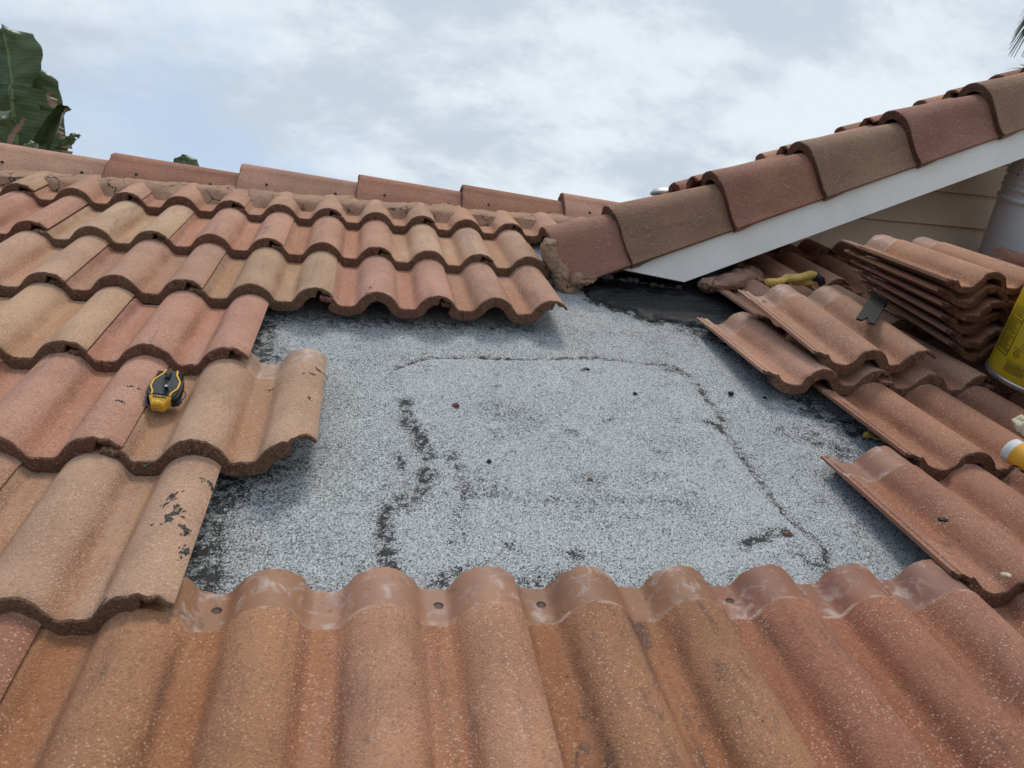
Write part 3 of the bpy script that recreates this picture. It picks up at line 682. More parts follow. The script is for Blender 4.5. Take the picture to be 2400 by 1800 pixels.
# tar marks on the tiles, lying on the tile face
def smear(u, course, u_right, marks, seed):
    rs = random.Random(seed); M = LAID[course, u_right]; vs, fs = [], []
    for s, y, r, el, ang in marks:
        bits = [(0, 0, 0.75)]+[(rs.gauss(0, 0.75), rs.gauss(0, 0.75), rs.uniform(0.15, 0.5)) for _ in range(10)]
        for bx, by, br in bits:
            n = 9; x0, y0_ = bx*r, by*r*el; cx = s+x0*math.cos(ang)-y0_*math.sin(ang); cy = y+x0*math.sin(ang)+y0_*math.cos(ang)
            c = len(vs); vs.append((cx, cy, 0.0016)); ring = []
            for k in range(n):
                a = 2*math.pi*k/n; rr = r*br*(0.35+0.9*rs.random()); x_, y_ = rr*math.cos(a), rr*el*math.sin(a)
                ring.append(len(vs)); vs.append((cx+x_*math.cos(ang)-y_*math.sin(ang), cy+x_*math.sin(ang)+y_*math.cos(ang), 0.0003))
            for k in range(n): fs.append((c, ring[k], ring[(k+1) % n]))
    link('tar_smear', mesh([(x, y, prof_h(x)+z) for x, y, z in vs], fs, 180), (M_TAR,), M, main_roof, kind='stuff')
def on_tile(px_, py_, course, u_right):
    u, v = at_n(px_, py_, 0.008); return u-(u_right-2)*P, v+course*EX
def marks(lst, course, u_right): return [(*on_tile(x, y, course, u_right), r, el, an) for x, y, r, el, an in lst]
smear(0, 5, 5, marks([(394, 1215, .013, .8, .3), (404, 1202, .006, 2.2, -.5), (425, 1228, .008, .7, -.6), (434, 1240, .004, 2, .2), (436, 1278, .004, 2.6, -.15), (391, 1175, .003, 3.5, -.7), (404, 1156, .003, 4, -.6), (413, 1185, .004, 1.6, -.4), (488, 1105, .009, .5, -.2), (495, 1113, .004, 2.5, .1), (232, 1403, .003, 4, -.6)], 5, 5), 1)
smear(0, 4, 6, marks([(750, 850, .008, .7, -.2), (733, 866, .009, .4, .3), (632, 866, .007, .6, 0), (724, 931, .004, 1.5, 0), (337, 1058, .004, 3, -.6)], 4, 6), 2)
smear(0, 4, 4, marks([(306, 908, .004, .6, 0), (325, 909, .003, .7, 0), (284, 948, .007, .4, -.2), (190, 950, .002, 1, 0)], 4, 4), 3)
smear(0, 2, 8, marks([(858, 690, .004, 1.5, .2), (866, 678, .003, 2, 0)], 2, 8), 4)
# ================================================================== loose things
def RP(x, y, n): u, v = at_n(x, y, n); return Vector((u, v, n))
def place_lip(nose, head, col, label, group=None, me=None, cat='roof tile'):
    """put a tile so that the left end of its butt and of its head lie on two surveyed points (roof coordinates)"""
    d = head-nose; yaw = math.atan2(-d.x, d.y); tilt = -math.atan2(d.z, math.hypot(d.x, d.y))
    Rm = Matrix.Rotation(yaw, 4, 'Z') @ Matrix.Rotation(-tilt, 4, 'X')
    org = nose - (Rm @ Vector((-LIP, 0, 0.0185)))
    return link('barrel_tile', me or random.choice(TILES), (), RM @ Matrix.Translation(org) @ Rm, None, label=label, cat=cat, group=group, color=jit(col, 0.04))
place_lip(RP(1929, 839, 0.052), RP(1728, 675, 0.058), (0.400, 0.225, 0.150), 'loose tan roof tile lying askew on the courses right of the bare patch', me=TILE_CHIP[1])
ordn = ['bottom tile', 'second tile from the bottom', 'third tile from the bottom', 'third tile from the top', 'second tile from the top', 'topmost tile']
nb_, hb_ = RP(2245, 815, 0.060), RP(2006, 666, 0.055); nt_, ht_ = RP(2224, 655, 0.240), RP(1985, 565, 0.205)
scol = [BRN, RED2, RED, RED2, BRN, (0.40, 0.215, 0.135)]
for k in range(6):
    f = k/5; j = Vector((random.uniform(-.004, .004), random.uniform(-.006, .006), 0))
    place_lip(nb_.lerp(nt_, f)+j, hb_.lerp(ht_, f)+j, scol[k], ordn[k]+' of the tall stack below the gable wall', 'roof tiles stacked below the gable wall', me=TILE_THIN[k % 2] if k < 5 else TILE_THIN[2])
n2, h2 = RP(2400, 637, 0.14), RP(2263, 588, 0.125)
d2 = (n2-h2).normalized()*L
for k in range(4):
    f = Vector((0.012*(k % 2), 0, -0.030*(3-k)))
    place_lip(h2+d2+f, h2+f, [RED, BRN, RED2, RED2][k], me=TILE_THIN[2], label=['bottom tile', 'second tile from the bottom', 'second tile from the top', 'topmost tile'][k]+' of the low stack in front of the white buckets', group='roof tiles stacked before the buckets')
# ---------------- white plastic buckets, nested
M_WHITE = None
def bucket_material():
    m_, g, b = mat('white_plastic'); co = objco(g)
    f = g.noise(co, 30, 6, 0.7); sp = g.noise(g.scale3(co, (1, 1, 0.6)), 75, 5, 0.7); z = g.sep(co)[2]
    c = g.mix(g.noise(co, 5, 4), (0.74, 0.74, 0.74), (0.84, 0.84, 0.83))
    band = g.step(z, 0.20, 0.27)
    c = g.mix(g.math('MULTIPLY', g.step(sp, 0.60, 0.66), g.math('MULTIPLY_ADD', band, 0.85, 0.05)), c, (0.05, 0.035, 0.03))
    c = g.mix(g.math('MULTIPLY', g.step(f, 0.55, 0.8), 0.2), c, (0.30, 0.25, 0.22))
    g.put(b.inputs['Base Color'], c); b.inputs['Roughness'].default_value = 0.42; b.inputs['Specular IOR Level'].default_value = 0.4
    bump(g, b, f, 0.08, 0.003); return m_
M_WHITE = bucket_material()
bc = (3.495, -0.03); B0 = 0.020
def bucket(dz, lab):
    r0, r1 = 0.132, 0.150
    z = lambda h: B0+dz+h
    prof = [(0.0, 0.004), (0.10, 0.002), (r0-0.004, 0.0), (r0, 0.006), (r0+0.013, 0.20), (r1-0.003, 0.245), (r1+0.005, 0.246), (r1+0.006, 0.256), (r1-0.001, 0.260), (r1, 0.285), (r1+0.006, 0.287), (r1+0.007, 0.294), (r1, 0.297), (r1+0.001, 0.330),
            (r1+0.007, 0.333), (r1+0.008, 0.342), (r1+0.003, 0.346), (r1-0.002, 0.343), (r1-0.004, 0.33), (r0+0.008, 0.20), (r0-0.005, 0.010), (0.0, 0.008)]
    vs, fs = lathe(prof, 64)
    M = RM @ Matrix.Translation((bc[0], bc[1], B0+dz))
    return link('plastic_bucket', mesh(vs, fs, 40), (M_WHITE,), M, None, label=lab, cat='bucket', group='nested white buckets')
bucket(0.0, 'lower white plastic bucket, its body showing, of the nest by the gable wall')
bucket(0.060, 'upper white plastic bucket, only its splattered rim showing above the one it nests in')
# ---------------- yellow metal pail of roofing cement
def paint_yellow():
    m_, g, b = mat('yellow_enamel'); co = objco(g)
    c = g.mix(g.noise(co, 9, 5, 0.6), (0.42, 0.285, 0.010), (0.52, 0.365, 0.015))
    z = g.sep(co)[2]
    drip = g.noise(g.scale3(co, (90, 90, 18)), 1.0, 5, 0.7)
    c = g.mix(g.math('MULTIPLY', g.math('MULTIPLY', g.step(drip, 0.63, 0.68), g.step(z, 0.085, 0.03)), 0.9), c, (0.03, 0.02, 0.01))
    c = g.mix(g.math('MULTIPLY', g.step(g.noise(co, 26, 5, 0.7), 0.58, 0.75), 0.35), c, (0.20, 0.12, 0.01))
    g.put(b.inputs['Base Color'], c); b.inputs['Roughness'].default_value = 0.38; b.inputs['Specular IOR Level'].default_value = 0.5
    bump(g, b, g.noise(co, 14, 3), 0.1, 0.006); return m_
M_YEL = paint_yellow()
M_STEEL = plain('bare_steel', (0.42, 0.42, 0.42), 0.38, metal=0.85); M_INK = plain('black_print', (0.012, 0.014, 0.012), 0.5)
CRAD = 0.125; cc = (2.682, -1.046); CN = 0.030
CMX = RM @ Matrix.Translation((cc[0], cc[1], CN)) @ Matrix.Rotation(math.radians(0), 4, 'Z')
can = link('cement_pail', None, mw=CMX, label='yellow metal pail of roof cement standing on the right-hand tiles', cat='pail')
vs, fs = lathe([(0, 0.008), (CRAD-0.004, 0.008), (CRAD-0.002, 0.009), (CRAD, 0.012), (CRAD, 0.10), (CRAD+0.0008, 0.2), (CRAD, 0.305)], 80)
link('body', mesh(vs, fs, 40), (M_YEL,), CMX, can)
vs, fs = lathe([(CRAD-0.006, 0.0085), (CRAD-0.005, 0.0), (CRAD+0.001, -0.001), (CRAD+0.0035, 0.002), (CRAD+0.0035, 0.009), (CRAD+0.0005, 0.0118)], 80)
link('bottom_rim', mesh(vs, fs, 40), (M_STEEL,), CMX, can)
vs, fs = lathe([(0, 0.296), (CRAD-0.012, 0.296), (CRAD-0.010, 0.306), (CRAD-0.002, 0.308), (CRAD+0.004, 0.304), (CRAD+0.003, 0.298), (CRAD, 0.295)], 80)
link('lid', mesh(vs, fs, 40), (M_STEEL,), CMX, can)
vs, fs = tube([((CRAD+0.006)*math.cos(math.pi*1.18+a*0), 0, 0) for a in (0, 1)], 0.002)
hp = []
for k in range(25):
    a = math.pi*k/24; hp.append(((CRAD+0.007)*math.cos(a)*0.92-0.0, -(CRAD+0.004)*0.62*math.sin(a)-0.03*math.sin(a), 0.275-0.10*math.sin(a)*0.9))
Rz = Matrix.Rotation(math.radians(-55), 4, 'Z')
vs, fs = tube([Rz @ Vector(q) for q in hp], 0.0022)
link('bail_handle', mesh(vs, fs, 60), (M_STEEL,), CMX, can)
# print: angle a measured on the pail, a0 faces the camera
ACAM = math.atan2(CC[1]-cc[1], CC[0]-cc[0])-0.030/CRAD
def wrapv(x, z, off=0.0006): a = ACAM + x/CRAD; return ((CRAD+off)*math.cos(a), (CRAD+off)*math.sin(a), z)
def wrap_poly(polys, name, off=0.0006, m_=None):
    vs, fs = [], []
    for poly in polys:
        fs.append(tuple(range(len(vs), len(vs)+len(poly)))); vs += [wrapv(x, z, off) for x, z in poly]
    return link(name, mesh(vs, fs), (m_ or M_INK,), CMX, can)
def rect(x0, z0, x1, z1, n=1):
    return [[(x0+(x1-x0)*i/n, z0), (x0+(x1-x0)*(i+1)/n, z0), (x0+(x1-x0)*(i+1)/n, z1), (x0+(x1-x0)*i/n, z1)] for i in range(n)]
def frame(x0, z0, x1, z1, w): return rect(x0, z0, x1, z0+w, 8)+rect(x0, z1-w, x1, z1, 8)+rect(x0, z0, x0+w, z1)+rect(x1-w, z0, x1, z1)
def text_mesh(s, size):
    cu = bpy.data.curves.new('t', 'FONT'); cu.body = s; cu.size = size; cu.align_x = 'CENTER'; cu.align_y = 'CENTER'
    ob = bpy.data.objects.new('t', cu); me = bpy.data.meshes.new_from_object(ob)
    vs = [v.co.copy() for v in me.vertices]; fs = [tuple(p_.vertices) for p_ in me.polygons]
    bpy.data.objects.remove(ob); bpy.data.curves.remove(cu); bpy.data.meshes.remove(me); return vs, fs
def wrap_text(s, x, z, size, name='lettering', sx=1.0):
    vs, fs = text_mesh(s, size); link(name, mesh([wrapv(x+v.x*sx, z+v.y) for v in vs], fs), (M_INK,), CMX, can)
rl = random.Random(5)
XL, XRr = -0.125, -0.068
fr = frame(XL, 0.062, XRr, 0.215, 0.0022)
for zz in (0.108, 0.152): fr += rect(XL, zz, XRr, zz+0.0020, 8)
wrap_poly(fr, 'printed_frame')
ln = []
for z0, z1 in ((0.066, 0.106), (0.112, 0.150), (0.156, 0.211)):
    zz = z1-0.004
    while zz > z0+0.002:
        x = XL+0.004; xe = XRr-0.004-rl.random()*0.012
        while x < xe:
            w = rl.uniform(0.002, 0.006); ln += rect(x, zz, min(x+w, xe), zz+0.0026); x += w+0.0012
        zz -= 0.0052
wrap_poly(ln, 'small_print')
el = []
for k in range(36):
    a, b_ = 2*math.pi*k/36, 2*math.pi*(k+1)/36
    el.append([(-0.060+0.034*math.cos(a), 0.252+0.030*math.sin(a)), (-0.060+0.034*math.cos(b_), 0.252+0.030*math.sin(b_)), (-0.060+0.0285*math.cos(b_), 0.252+0.0245*math.sin(b_)), (-0.060+0.0285*math.cos(a), 0.252+0.0245*math.sin(a))])
wrap_poly(el, 'oval_emblem'); wrap_text('KA', -0.070, 0.252, 0.034, 'emblem_lettering')
el = []
for k in range(28):
    a, b_ = 2*math.pi*k/28, 2*math.pi*(k+1)/28
    el.append([(-0.044+0.0085*math.cos(a), 0.078+0.0085*math.sin(a)), (-0.044+0.0085*math.cos(b_), 0.078+0.0085*math.sin(b_)), (-0.044+0.0072*math.cos(b_), 0.078+0.0072*math.sin(b_)), (-0.044+0.0072*math.cos(a), 0.078+0.0072*math.sin(a))])
wrap_poly(el, 'round_mark'); wrap_text('UL', -0.044, 0.078, 0.0095, 'mark_lettering'); wrap_text('CLASSIFIED', -0.044, 0.0905, 0.0050, 'mark_caption')
wrap_text('LIMITED MATERIAL WARRANTY', -0.024, 0.056, 0.0052, 'heading')
ln = []
for k in range(5):
    zz = 0.049-0.0046*k; x = -0.058; xe = -0.008-rl.random()*0.006
    while x < xe: w = rl.uniform(0.002, 0.006); ln += rect(x, zz, x+w, zz+0.0024); x += w+0.0012
wrap_poly(ln, 'small_print')
wrap_poly(frame(-0.040, 0.098, 0.02, 0.135, 0.0008), 'printed_frame')
# ---------------- caulking cartridge
ta = RP(2366, 1052, 0.040); tb_ = RP(2440, 1098, 0.040); ax = (tb_-ta).normalized()
zc = ax; xc = Vector((0, 0, 1)).cross(zc).normalized(); yc = zc.cross(xc)
TM = RM @ Matrix(((xc.x, yc.x, zc.x, ta.x), (xc.y, yc.y, zc.y, ta.y), (xc.z, yc.z, zc.z, ta.z), (0, 0, 0, 1)))
tubeo = link('sealant_cartridge', None, mw=TM, label='white and yellow sealant cartridge lying on tiles at the right edge', cat='cartridge')
M_LW = plain('white_label', (0.62, 0.62, 0.60), 0.45); M_LY = plain('amber_label', (0.66, 0.34, 0.03), 0.45); M_BK = plain('black_plastic', (0.016, 0.017, 0.019), 0.5, nscale=60); M_GY = plain('grey_plastic', (0.035, 0.037, 0.040), 0.55)
r_ = 0.0255
for nm, pr, m_ in (('barrel', [(0, 0), (r_-0.002, 0.0), (r_, 0.002), (r_, 0.017)], M_LW), ('amber_band', [(r_+0.0001, 0.017), (r_+0.0001, 0.062)], M_LY), ('black_band', [(r_+0.0002, 0.062), (r_+0.0002, 0.12)], M_BK), ('shoulder', [(r_, 0.12), (r_, 0.2), (0.012, 0.212), (0.008, 0.23), (0, 0.231)], M_LW)):
    vs, fs = lathe(pr, 40); link(nm, mesh(vs, fs, 40), (m_,), TM, tubeo)
vs, fs = [], []
for k in range(26):                        # round black emblem on the amber band
    a = 2*math.pi*k/26; vs.append((0.014*math.cos(a), 0.016*math.sin(a)))
AT = math.radians(235)
def twr(x, z, off): a = AT+x/r_; return ((r_+off)*math.cos(a), (r_+off)*math.sin(a), z)
link('emblem', mesh([twr(0, 0.045, 0.0009)]+[twr(x, 0.045+z, 0.0006) for x, z in vs], [(0, 1+k, 1+(k+1) % 26) for k in range(26)]), (M_BK,), TM, tubeo)
link('emblem_eye', mesh([twr(-0.004+x*0.28, 0.040+z*0.4, 0.0013) for x, z in vs], [tuple(range(26))]), (M_LW,), TM, tubeo)
ln = []
for k in range(3):
    ln.append([(-0.012+0.0001, 0.005+k*0.004), (0.006-0.003*k, 0.005+k*0.004), (0.006-0.003*k, 0.0065+k*0.004), (-0.012, 0.0065+k*0.004)])
link('small_print', mesh([twr(x, z, 0.0006) for q in ln for x, z in q], [tuple(range(4*i, 4*i+4)) for i in range(3)]), (M_INK,), TM, tubeo)
gl = RP(2392, 1022, 0.035)
# ---------------- foam scraps
def foam_material(name, col):
    m_, g, b = mat(name); co = objco(g); f = g.noise(co, 55, 5, 0.7)
    c = g.mix(f, tuple(k*0.6 for k in col), tuple(min(1, k*1.3) for k in col))
    c = g.mix(g.math('MULTIPLY', g.step(g.noise(co, 90, 4), 0.60, 0.7), 0.4), c, tuple(k*0.3 for k in col))
    g.put(b.inputs['Base Color'], c); b.inputs['Roughness'].default_value = 0.9
    bump(g, b, g.noise(co, 150, 5, 0.75), 0.9, 0.005); return m_
M_FOAM = foam_material('yellow_foam', (0.62, 0.42, 0.12)); M_CREAM = foam_material('cream_foam', (0.70, 0.62, 0.42))
def scrap(name, pts, radii, m_, label, cat, seed, sub=3, rough=0.35, group=None):
    o = lump(name, [W(*q) for q in pts], radii, seed, m_, None, sub, rough); o['label'] = label; o['category'] = cat
    if group: o['group'] = group
    return o
def wpt(x, y, n): return tuple(RP(x, y, n))
fo = scrap('foam_scrap', [wpt(1806+9*k, 661-1.4*k+3*math.sin(k*1.1), .046+.0018*k) for k in range(12)]+[wpt(1866+8*k, 664+0.5*k, .040) for k in range(5)], [(.020, .017, .0125+.0018*math.sin(k*1.7)) for k in range(12)]+[(.018, .012, .009)]*5, M_FOAM, 'long twisted yellow foam scrap with a tarred end behind the loose tile', 'foam', 1.0, 3, 0.10)
lump('tarred_end', [W(*wpt(1912, 648, .062)), W(*wpt(1922, 654, .060)), W(*wpt(1926, 660, .054))], [(.016, .020, .010), (.014, .018, .012), (.012, .016, .010)], 4.0, M_TAR, fo, 3, 0.3)
scrap('foam_scrap', [wpt(2040, 1006, -.058), wpt(2056, 1018, -.058), wpt(2034, 1020, -.06), wpt(2062, 1030, -.06)], [(.020, .016, .012), (.026, .014, .010), (.016, .012, .008), (.024, .012, .01)], M_FOAM, 'yellow foam scrap poking out from under the tile edge on the bare membrane', 'foam', 2.0)
scrap('foam_scrap', [wpt(2385, 985, .020), wpt(2405, 990, .022), wpt(2430, 1005, .022)], [(.024, .020, .016), (.034, .026, .020), (.03, .03, .02)], M_CREAM, 'torn cream foam chunk lying on tiles at the right edge', 'foam', 6.0)
scrap('foam_crumb', [wpt(2035, 1298, DECK+.004), wpt(2033, 1305, DECK+.003)], [(.0055, .010, .005), (.004, .006, .004)], M_CREAM, 'small cream foam crumb on the membrane near the front tiles', 'crumb', 3.0, 2, 0.08)
scrap('foam_crumb', [wpt(2358, 1349, .004)], [(.008, .005, .003)], M_CREAM, 'tiny cream foam crumb on the tile at the lower right', 'crumb', 4.0, 2, 0.08)
# ---------------- chips and pebbles on the membrane
M_CHIP = plain('tar_chip', (0.014, 0.014, 0.015), 0.6); M_PEB = plain('clay_pebble', (0.17, 0.085, 0.06), 0.9)
for x, y, r, m_, lab, cat, n in [
    (1372, 866, (.016, .006, .003), M_CHIP, 'thin black tar chip below the upper seam of the membrane', 'chip', DECK+.003),
    (1713, 922, (.007, .009, .006), M_CHIP, 'curled black tar chip near the right-hand tile edge', 'chip', DECK+.004),
    (1068, 951, (.008, .006, .005), M_PEB, 'reddish clay pebble on the upper left of the membrane', 'pebble', DECK+.006),
    (1146, 1081, (.005, .005, .004), M_CHIP, 'small round black chip in the middle of the membrane', 'chip', DECK+.006),
    (1488, 922, (.006, .004, .003), M_CHIP, 'small black chip on the upper right of the membrane', 'chip', DECK+.006),
    (2029, 1169, (.006, .005, .004), M_CHIP, 'black chip on the membrane beside the lowest right-hand tile', 'chip', DECK+.003),
    (1845, 1252, (.009, .007, .005), M_PEB, 'brown pebble beside the tar spot on the lower right', 'pebble', DECK+.004),
    (1383, 1124, (.005, .004, .003), M_PEB, 'tiny reddish pebble on the lower middle of the membrane', 'pebble', DECK+.006),
    (1793, 932, (.005, .004, .003), M_CHIP, 'tiny black chip just right of the curled chip', 'chip', DECK+.003),
    (2211, 1218, (.008, .006, .004), M_CHIP, 'black chip on the face of the lowest right-hand tile', 'chip', .002)]:
    o = scrap('debris_'+cat, [wpt(x, y, n)], [r], m_, lab, cat, x*0.01, 2, 0.10)
# ---------------- flat pry bar end
M_IRON = plain('black_iron', (0.012, 0.0115, 0.011), 0.6, 0.3, nscale=50, namp=0.3, metal=0.0)
pb, pa = RP(2027, 756, 0.088), RP(2059, 702, 0.102); t_ = (pa-pb).normalized(); wv_ = Vector((t_.y, -t_.x, 0)).normalized()
nn = wv_.cross(t_)
if nn.z < 0: nn = -nn
LB = (pa-pb).length; hw = 0.0235
bm = bmesh.new()
prism_bm(bm, [(-hw, 0), (-0.008, 0.0), (0.0005, 0.030), (0.008, 0.0), (hw, 0), (hw*0.98, LB), (-hw*0.98, LB)], 0, 0.005, 0.0008, 1)
PM = RM @ Matrix(((wv_.x, t_.x, nn.x, pb.x), (wv_.y, t_.y, nn.y, pb.y), (wv_.z, t_.z, nn.z, pb.z), (0, 0, 0, 1)))
pry = link('pry_bar', None, mw=PM, label='notched black flat pry bar end lying against the loose tile', cat='pry bar')
link('claw', bm_mesh(bm), (M_IRON,), PM, pry)
bm = bmesh.new(); box_bm(bm, -hw, hw, 0, 0.05, -0.006, 0.004, 0.001)
for v in bm.verts: v.co += Vector((0, 0, 0.0015*fbm(v.co.x*90, v.co.y*90, 1)))
link('shank', bm_mesh(bm), (M_IRON,), PM @ Matrix.Translation((0, LB-0.003, 0.004)) @ Matrix.Rotation(math.radians(-38), 4, 'X'), pry)
# ---------------- chalk line reel
cu_, cv_ = at_n(394, 912, 0.0)
KM = RM @ Matrix.Translation((cu_-0.002, cv_-0.010, -0.006)) @ Matrix.Rotation(math.radians(-6), 4, 'Z') @ Matrix.Rotation(math.radians(13), 4, 'X') @ Matrix.Rotation(math.radians(4), 4, 'Y') @ Matrix.Diagonal((0.64, 0.68, 0.52, 1))
reel = link('chalk_reel', None, mw=KM, label='black and yellow chalk line reel resting on the left-hand tiles', cat='chalk reel')
M_KY = None
def speck_yellow():
    m_, g, b = mat('amber_plastic'); co = objco(g)
    c = g.mix(g.noise(co, 40, 4), (0.62, 0.33, 0.03), (0.74, 0.43, 0.05))
    c = g.mix(g.step(g.noise(co, 210, 4, 0.7), 0.60, 0.66), c, (0.05, 0.03, 0.015))
    g.put(b.inputs['Base Color'], c); b.inputs['Roughness'].default_value = 0.5; return m_
M_KY = speck_yellow(); M_KS = plain('amber_trim', (0.74, 0.42, 0.06), 0.45, namp=0.06)
out = [(-0.020, 0.066), (0.020, 0.066), (0.034, 0.056), (0.042, 0.030), (0.0455, -0.006), (0.0440, -0.028), (0.036, -0.042), (-0.036, -0.042), (-0.0440, -0.028), (-0.0455, -0.006), (-0.042, 0.030), (-0.034, 0.056)]
bm = bmesh.new(); prism_bm(bm, out, 0, 0.040, 0.006, 3); link('case', bm_mesh(bm, 35), (M_BK,), KM, reel)
face = [(-0.013, 0.062), (0.013, 0.062), (0.016, 0.046), (0.033, 0.018), (0.034, -0.004), (0.022, -0.024), (0.022, -0.034), (-0.022, -0.034), (-0.022, -0.024), (-0.034, -0.004), (-0.033, 0.018), (-0.016, 0.046)]
bm = bmesh.new(); prism_bm(bm, face, 0.038, 0.0435, 0.002, 2); link('face_plate', bm_mesh(bm, 35), (M_GY,), KM, reel)
def ribbon(pts, w, z0, z1):
    bm = bmesh.new(); L_, R_ = [], []
    for i, (x, y) in enumerate(pts):
        a = Vector(pts[max(i-1, 0)]); b_ = Vector(pts[min(i+1, len(pts)-1)]); t = (b_-a).normalized(); nn_ = Vector((-t.y, t.x))*w/2
        L_.append((x+nn_.x, y+nn_.y)); R_.append((x-nn_.x, y-nn_.y))
    prism_bm(bm, L_+R_[::-1], z0, z1, 0.0006, 1); return bm_mesh(bm, 35)
for s in (-1, 1):
    link('trim_stripe', ribbon([(s*0.0155, 0.064), (s*0.0190, 0.046), (s*0.0355, 0.020), (s*0.0365, -0.005), (s*0.0250, -0.025), (s*0.0245, -0.036)], 0.0046, 0.036, 0.0450), (M_KS,), KM, reel)
    for k in range(6):                     # grip ribs
        y = 0.056-k*0.006; bm = bmesh.new(); box_bm(bm, s*0.0285-0.008, s*0.0285+0.008, y-0.0012, y+0.0012, 0.037, 0.0415, 0.0005)
        link('grip_rib', bm_mesh(bm), (M_BK,), KM, reel)
# amber nose: two-tier wedge
bm = bmesh.new(); prism_bm(bm, [(-0.030, -0.034), (0.030, -0.034), (0.029, -0.042), (0.0165, -0.068), (-0.0165, -0.068), (-0.029, -0.042)], 0.004, 0.042, 0.004, 2)
for v in bm.verts:
    if v.co.z > 0.02 and v.co.y < -0.05: v.co.z -= 0.006
nose = link('nose', bm_mesh(bm, 35), (M_KY,), KM, reel)
vs, fs = lathe([(0, 0.008), (0.006, 0.007), (0.009, 0.003), (0.010, 0.0)], 20)
link('nose_button', mesh(vs, fs, 50), (M_KY,), KM @ Matrix.Translation((-0.002, -0.060, 0.034)), nose)
bm = bmesh.new(); box_bm(bm, -0.019, 0.019, -0.0455, -0.0355, 0.041, 0.0428, 0.0006); link('name_plate', bm_mesh(bm), (M_BK,), KM, nose)
vs, fs = text_mesh('DEWALT', 0.0095)
link('lettering', mesh([(-v.x*0.92, -0.0405-v.y, 0.0431) for v in vs], fs), (M_KS,), KM, nose)
# crank
vs, fs = lathe([(0, 0.058), (0.007, 0.058), (0.0085, 0.056), (0.009, 0.043)], 24); link('hub', mesh(vs, fs, 40), (M_BK,), KM @ Matrix.Translation((0.0, 0.032, 0)), reel)
for a in range(3):
    bm = bmesh.new(); box_bm(bm, -0.0016, 0.0016, 0.002, 0.0105, 0.054, 0.0605, 0.0006)
    link('hub_fin', bm_mesh(bm), (M_BK,), KM @ Matrix.Translation((0.0, 0.032, 0)) @ Matrix.Rotation(math.radians(120*a+60), 4, 'Z'), reel)
bm = bmesh.new(); prism_bm(bm, [(-0.010, 0.036), (0.010, 0.036), (0.0125, 0.022), (0.0185, -0.018), (0.013, -0.026), (0.005, -0.024), (-0.006, 0.004), (-0.0115, 0.022)], 0.0445, 0.0475, 0.001, 1)
crank = link('crank_arm', bm_mesh(bm, 35), (M_GY,), KM, reel)
bm = bmesh.new(); box_bm(bm, -0.004, 0.0075, 0.004, 0.0125, 0.0470, 0.0482, 0.0004); link('crank_slot', bm_mesh(bm), (M_BK,), KM, crank)
vs, fs = lathe([(0, 0.0), (0.0050, 0.0), (0.0055, 0.003), (0.0050, 0.017), (0, 0.0175)], 20); link('crank_knob', mesh(vs, fs, 40), (M_BK,), KM @ Matrix.Translation((0.0105, -0.016, 0.047)), crank)
vs, fs = lathe([(0, 0.0022), (0.003, 0.0016), (0.0036, 0.0)], 16); link('knob_cap', mesh(vs, fs, 50), (M_LW,), KM @ Matrix.Translation((0.0105, -0.016, 0.0642)), crank)
vs, fs = lathe([(0.0062, 0.0437), (0.0062, 0.0443), (0, 0.0443)], 20); link('hang_hole', mesh([(x, y*0.55+0.055, z) for x, y, z in vs], fs), (M_INK,), KM, reel)
# string and belt clip
M_BLUE = plain('blue_string', (0.10, 0.13, 0.30), 0.8)
vs, fs = tube([(-0.042, -0.036, 0.026), (-0.040, -0.046, 0.018), (-0.032, -0.056, 0.012), (-0.020, -0.063, 0.010), (-0.008, -0.0675, 0.011), (0.000, -0.068, 0.014), (0.002, -0.066, 0.018)], 0.0016, 8); link('chalk_string', mesh(vs, fs, 60), (M_BLUE,), KM, reel)
vs, fs = tube([(0.042, 0.016, 0.014), (0.052, 0.008, 0.012), (0.056, -0.004, 0.010), (0.053, -0.018, 0.009), (0.043, -0.024, 0.010)], 0.0018, 8); link('belt_loop', mesh(vs, fs, 60), (M_GY,), KM, reel)
bm = bmesh.new(); prism_bm(bm, [(0.040, -0.020), (0.053, -0.026), (0.048, -0.040), (0.034, -0.048), (0.03, -0.04)], 0.004, 0.014, 0.002, 2); link('line_hook', bm_mesh(bm, 35), (M_BK,), KM, reel)
# ================================================================== beyond the roof
# ---------------- metal flue vent
q0, q1 = at_y(1526, 453, 2.0), at_y(1592, 453, 2.0); vr = (q1.x-q0.x)/2
VM = Matrix.Translation(((q0.x+q1.x)/2, 2.0, q0.z-0.9))
M_GALV = plain('galvanised_steel', (0.36, 0.36, 0.34), 0.5, metal=0.6, nscale=25)
vent = link('flue_vent', None, mw=VM, label='grey metal flue vent cap peeking over the roof valley', cat='vent')
vs, fs = lathe([(vr*0.76, 0.0), (vr*0.76, 0.90)], 32); link('pipe', mesh(vs, fs, 40), (M_GALV,), VM, vent)
vs, fs = lathe([(vr*0.80, 0.893), (vr, 0.898), (vr*1.0, 0.908), (vr*0.8, 0.930), (0, 0.945)], 32); link('cap', mesh(vs, fs, 40), (M_GALV,), VM, vent)
for k in range(10):
    a = 2*math.pi*k/10; bm = bmesh.new(); box_bm(bm, -0.011, 0.011, -0.002, 0.002, 0.868, 0.886)
    link('vent_slot', bm_mesh(bm), (M_BK,), VM @ Matrix.Rotation(a, 4, 'Z') @ Matrix.Translation((0, -vr*0.765, 0)), vent)
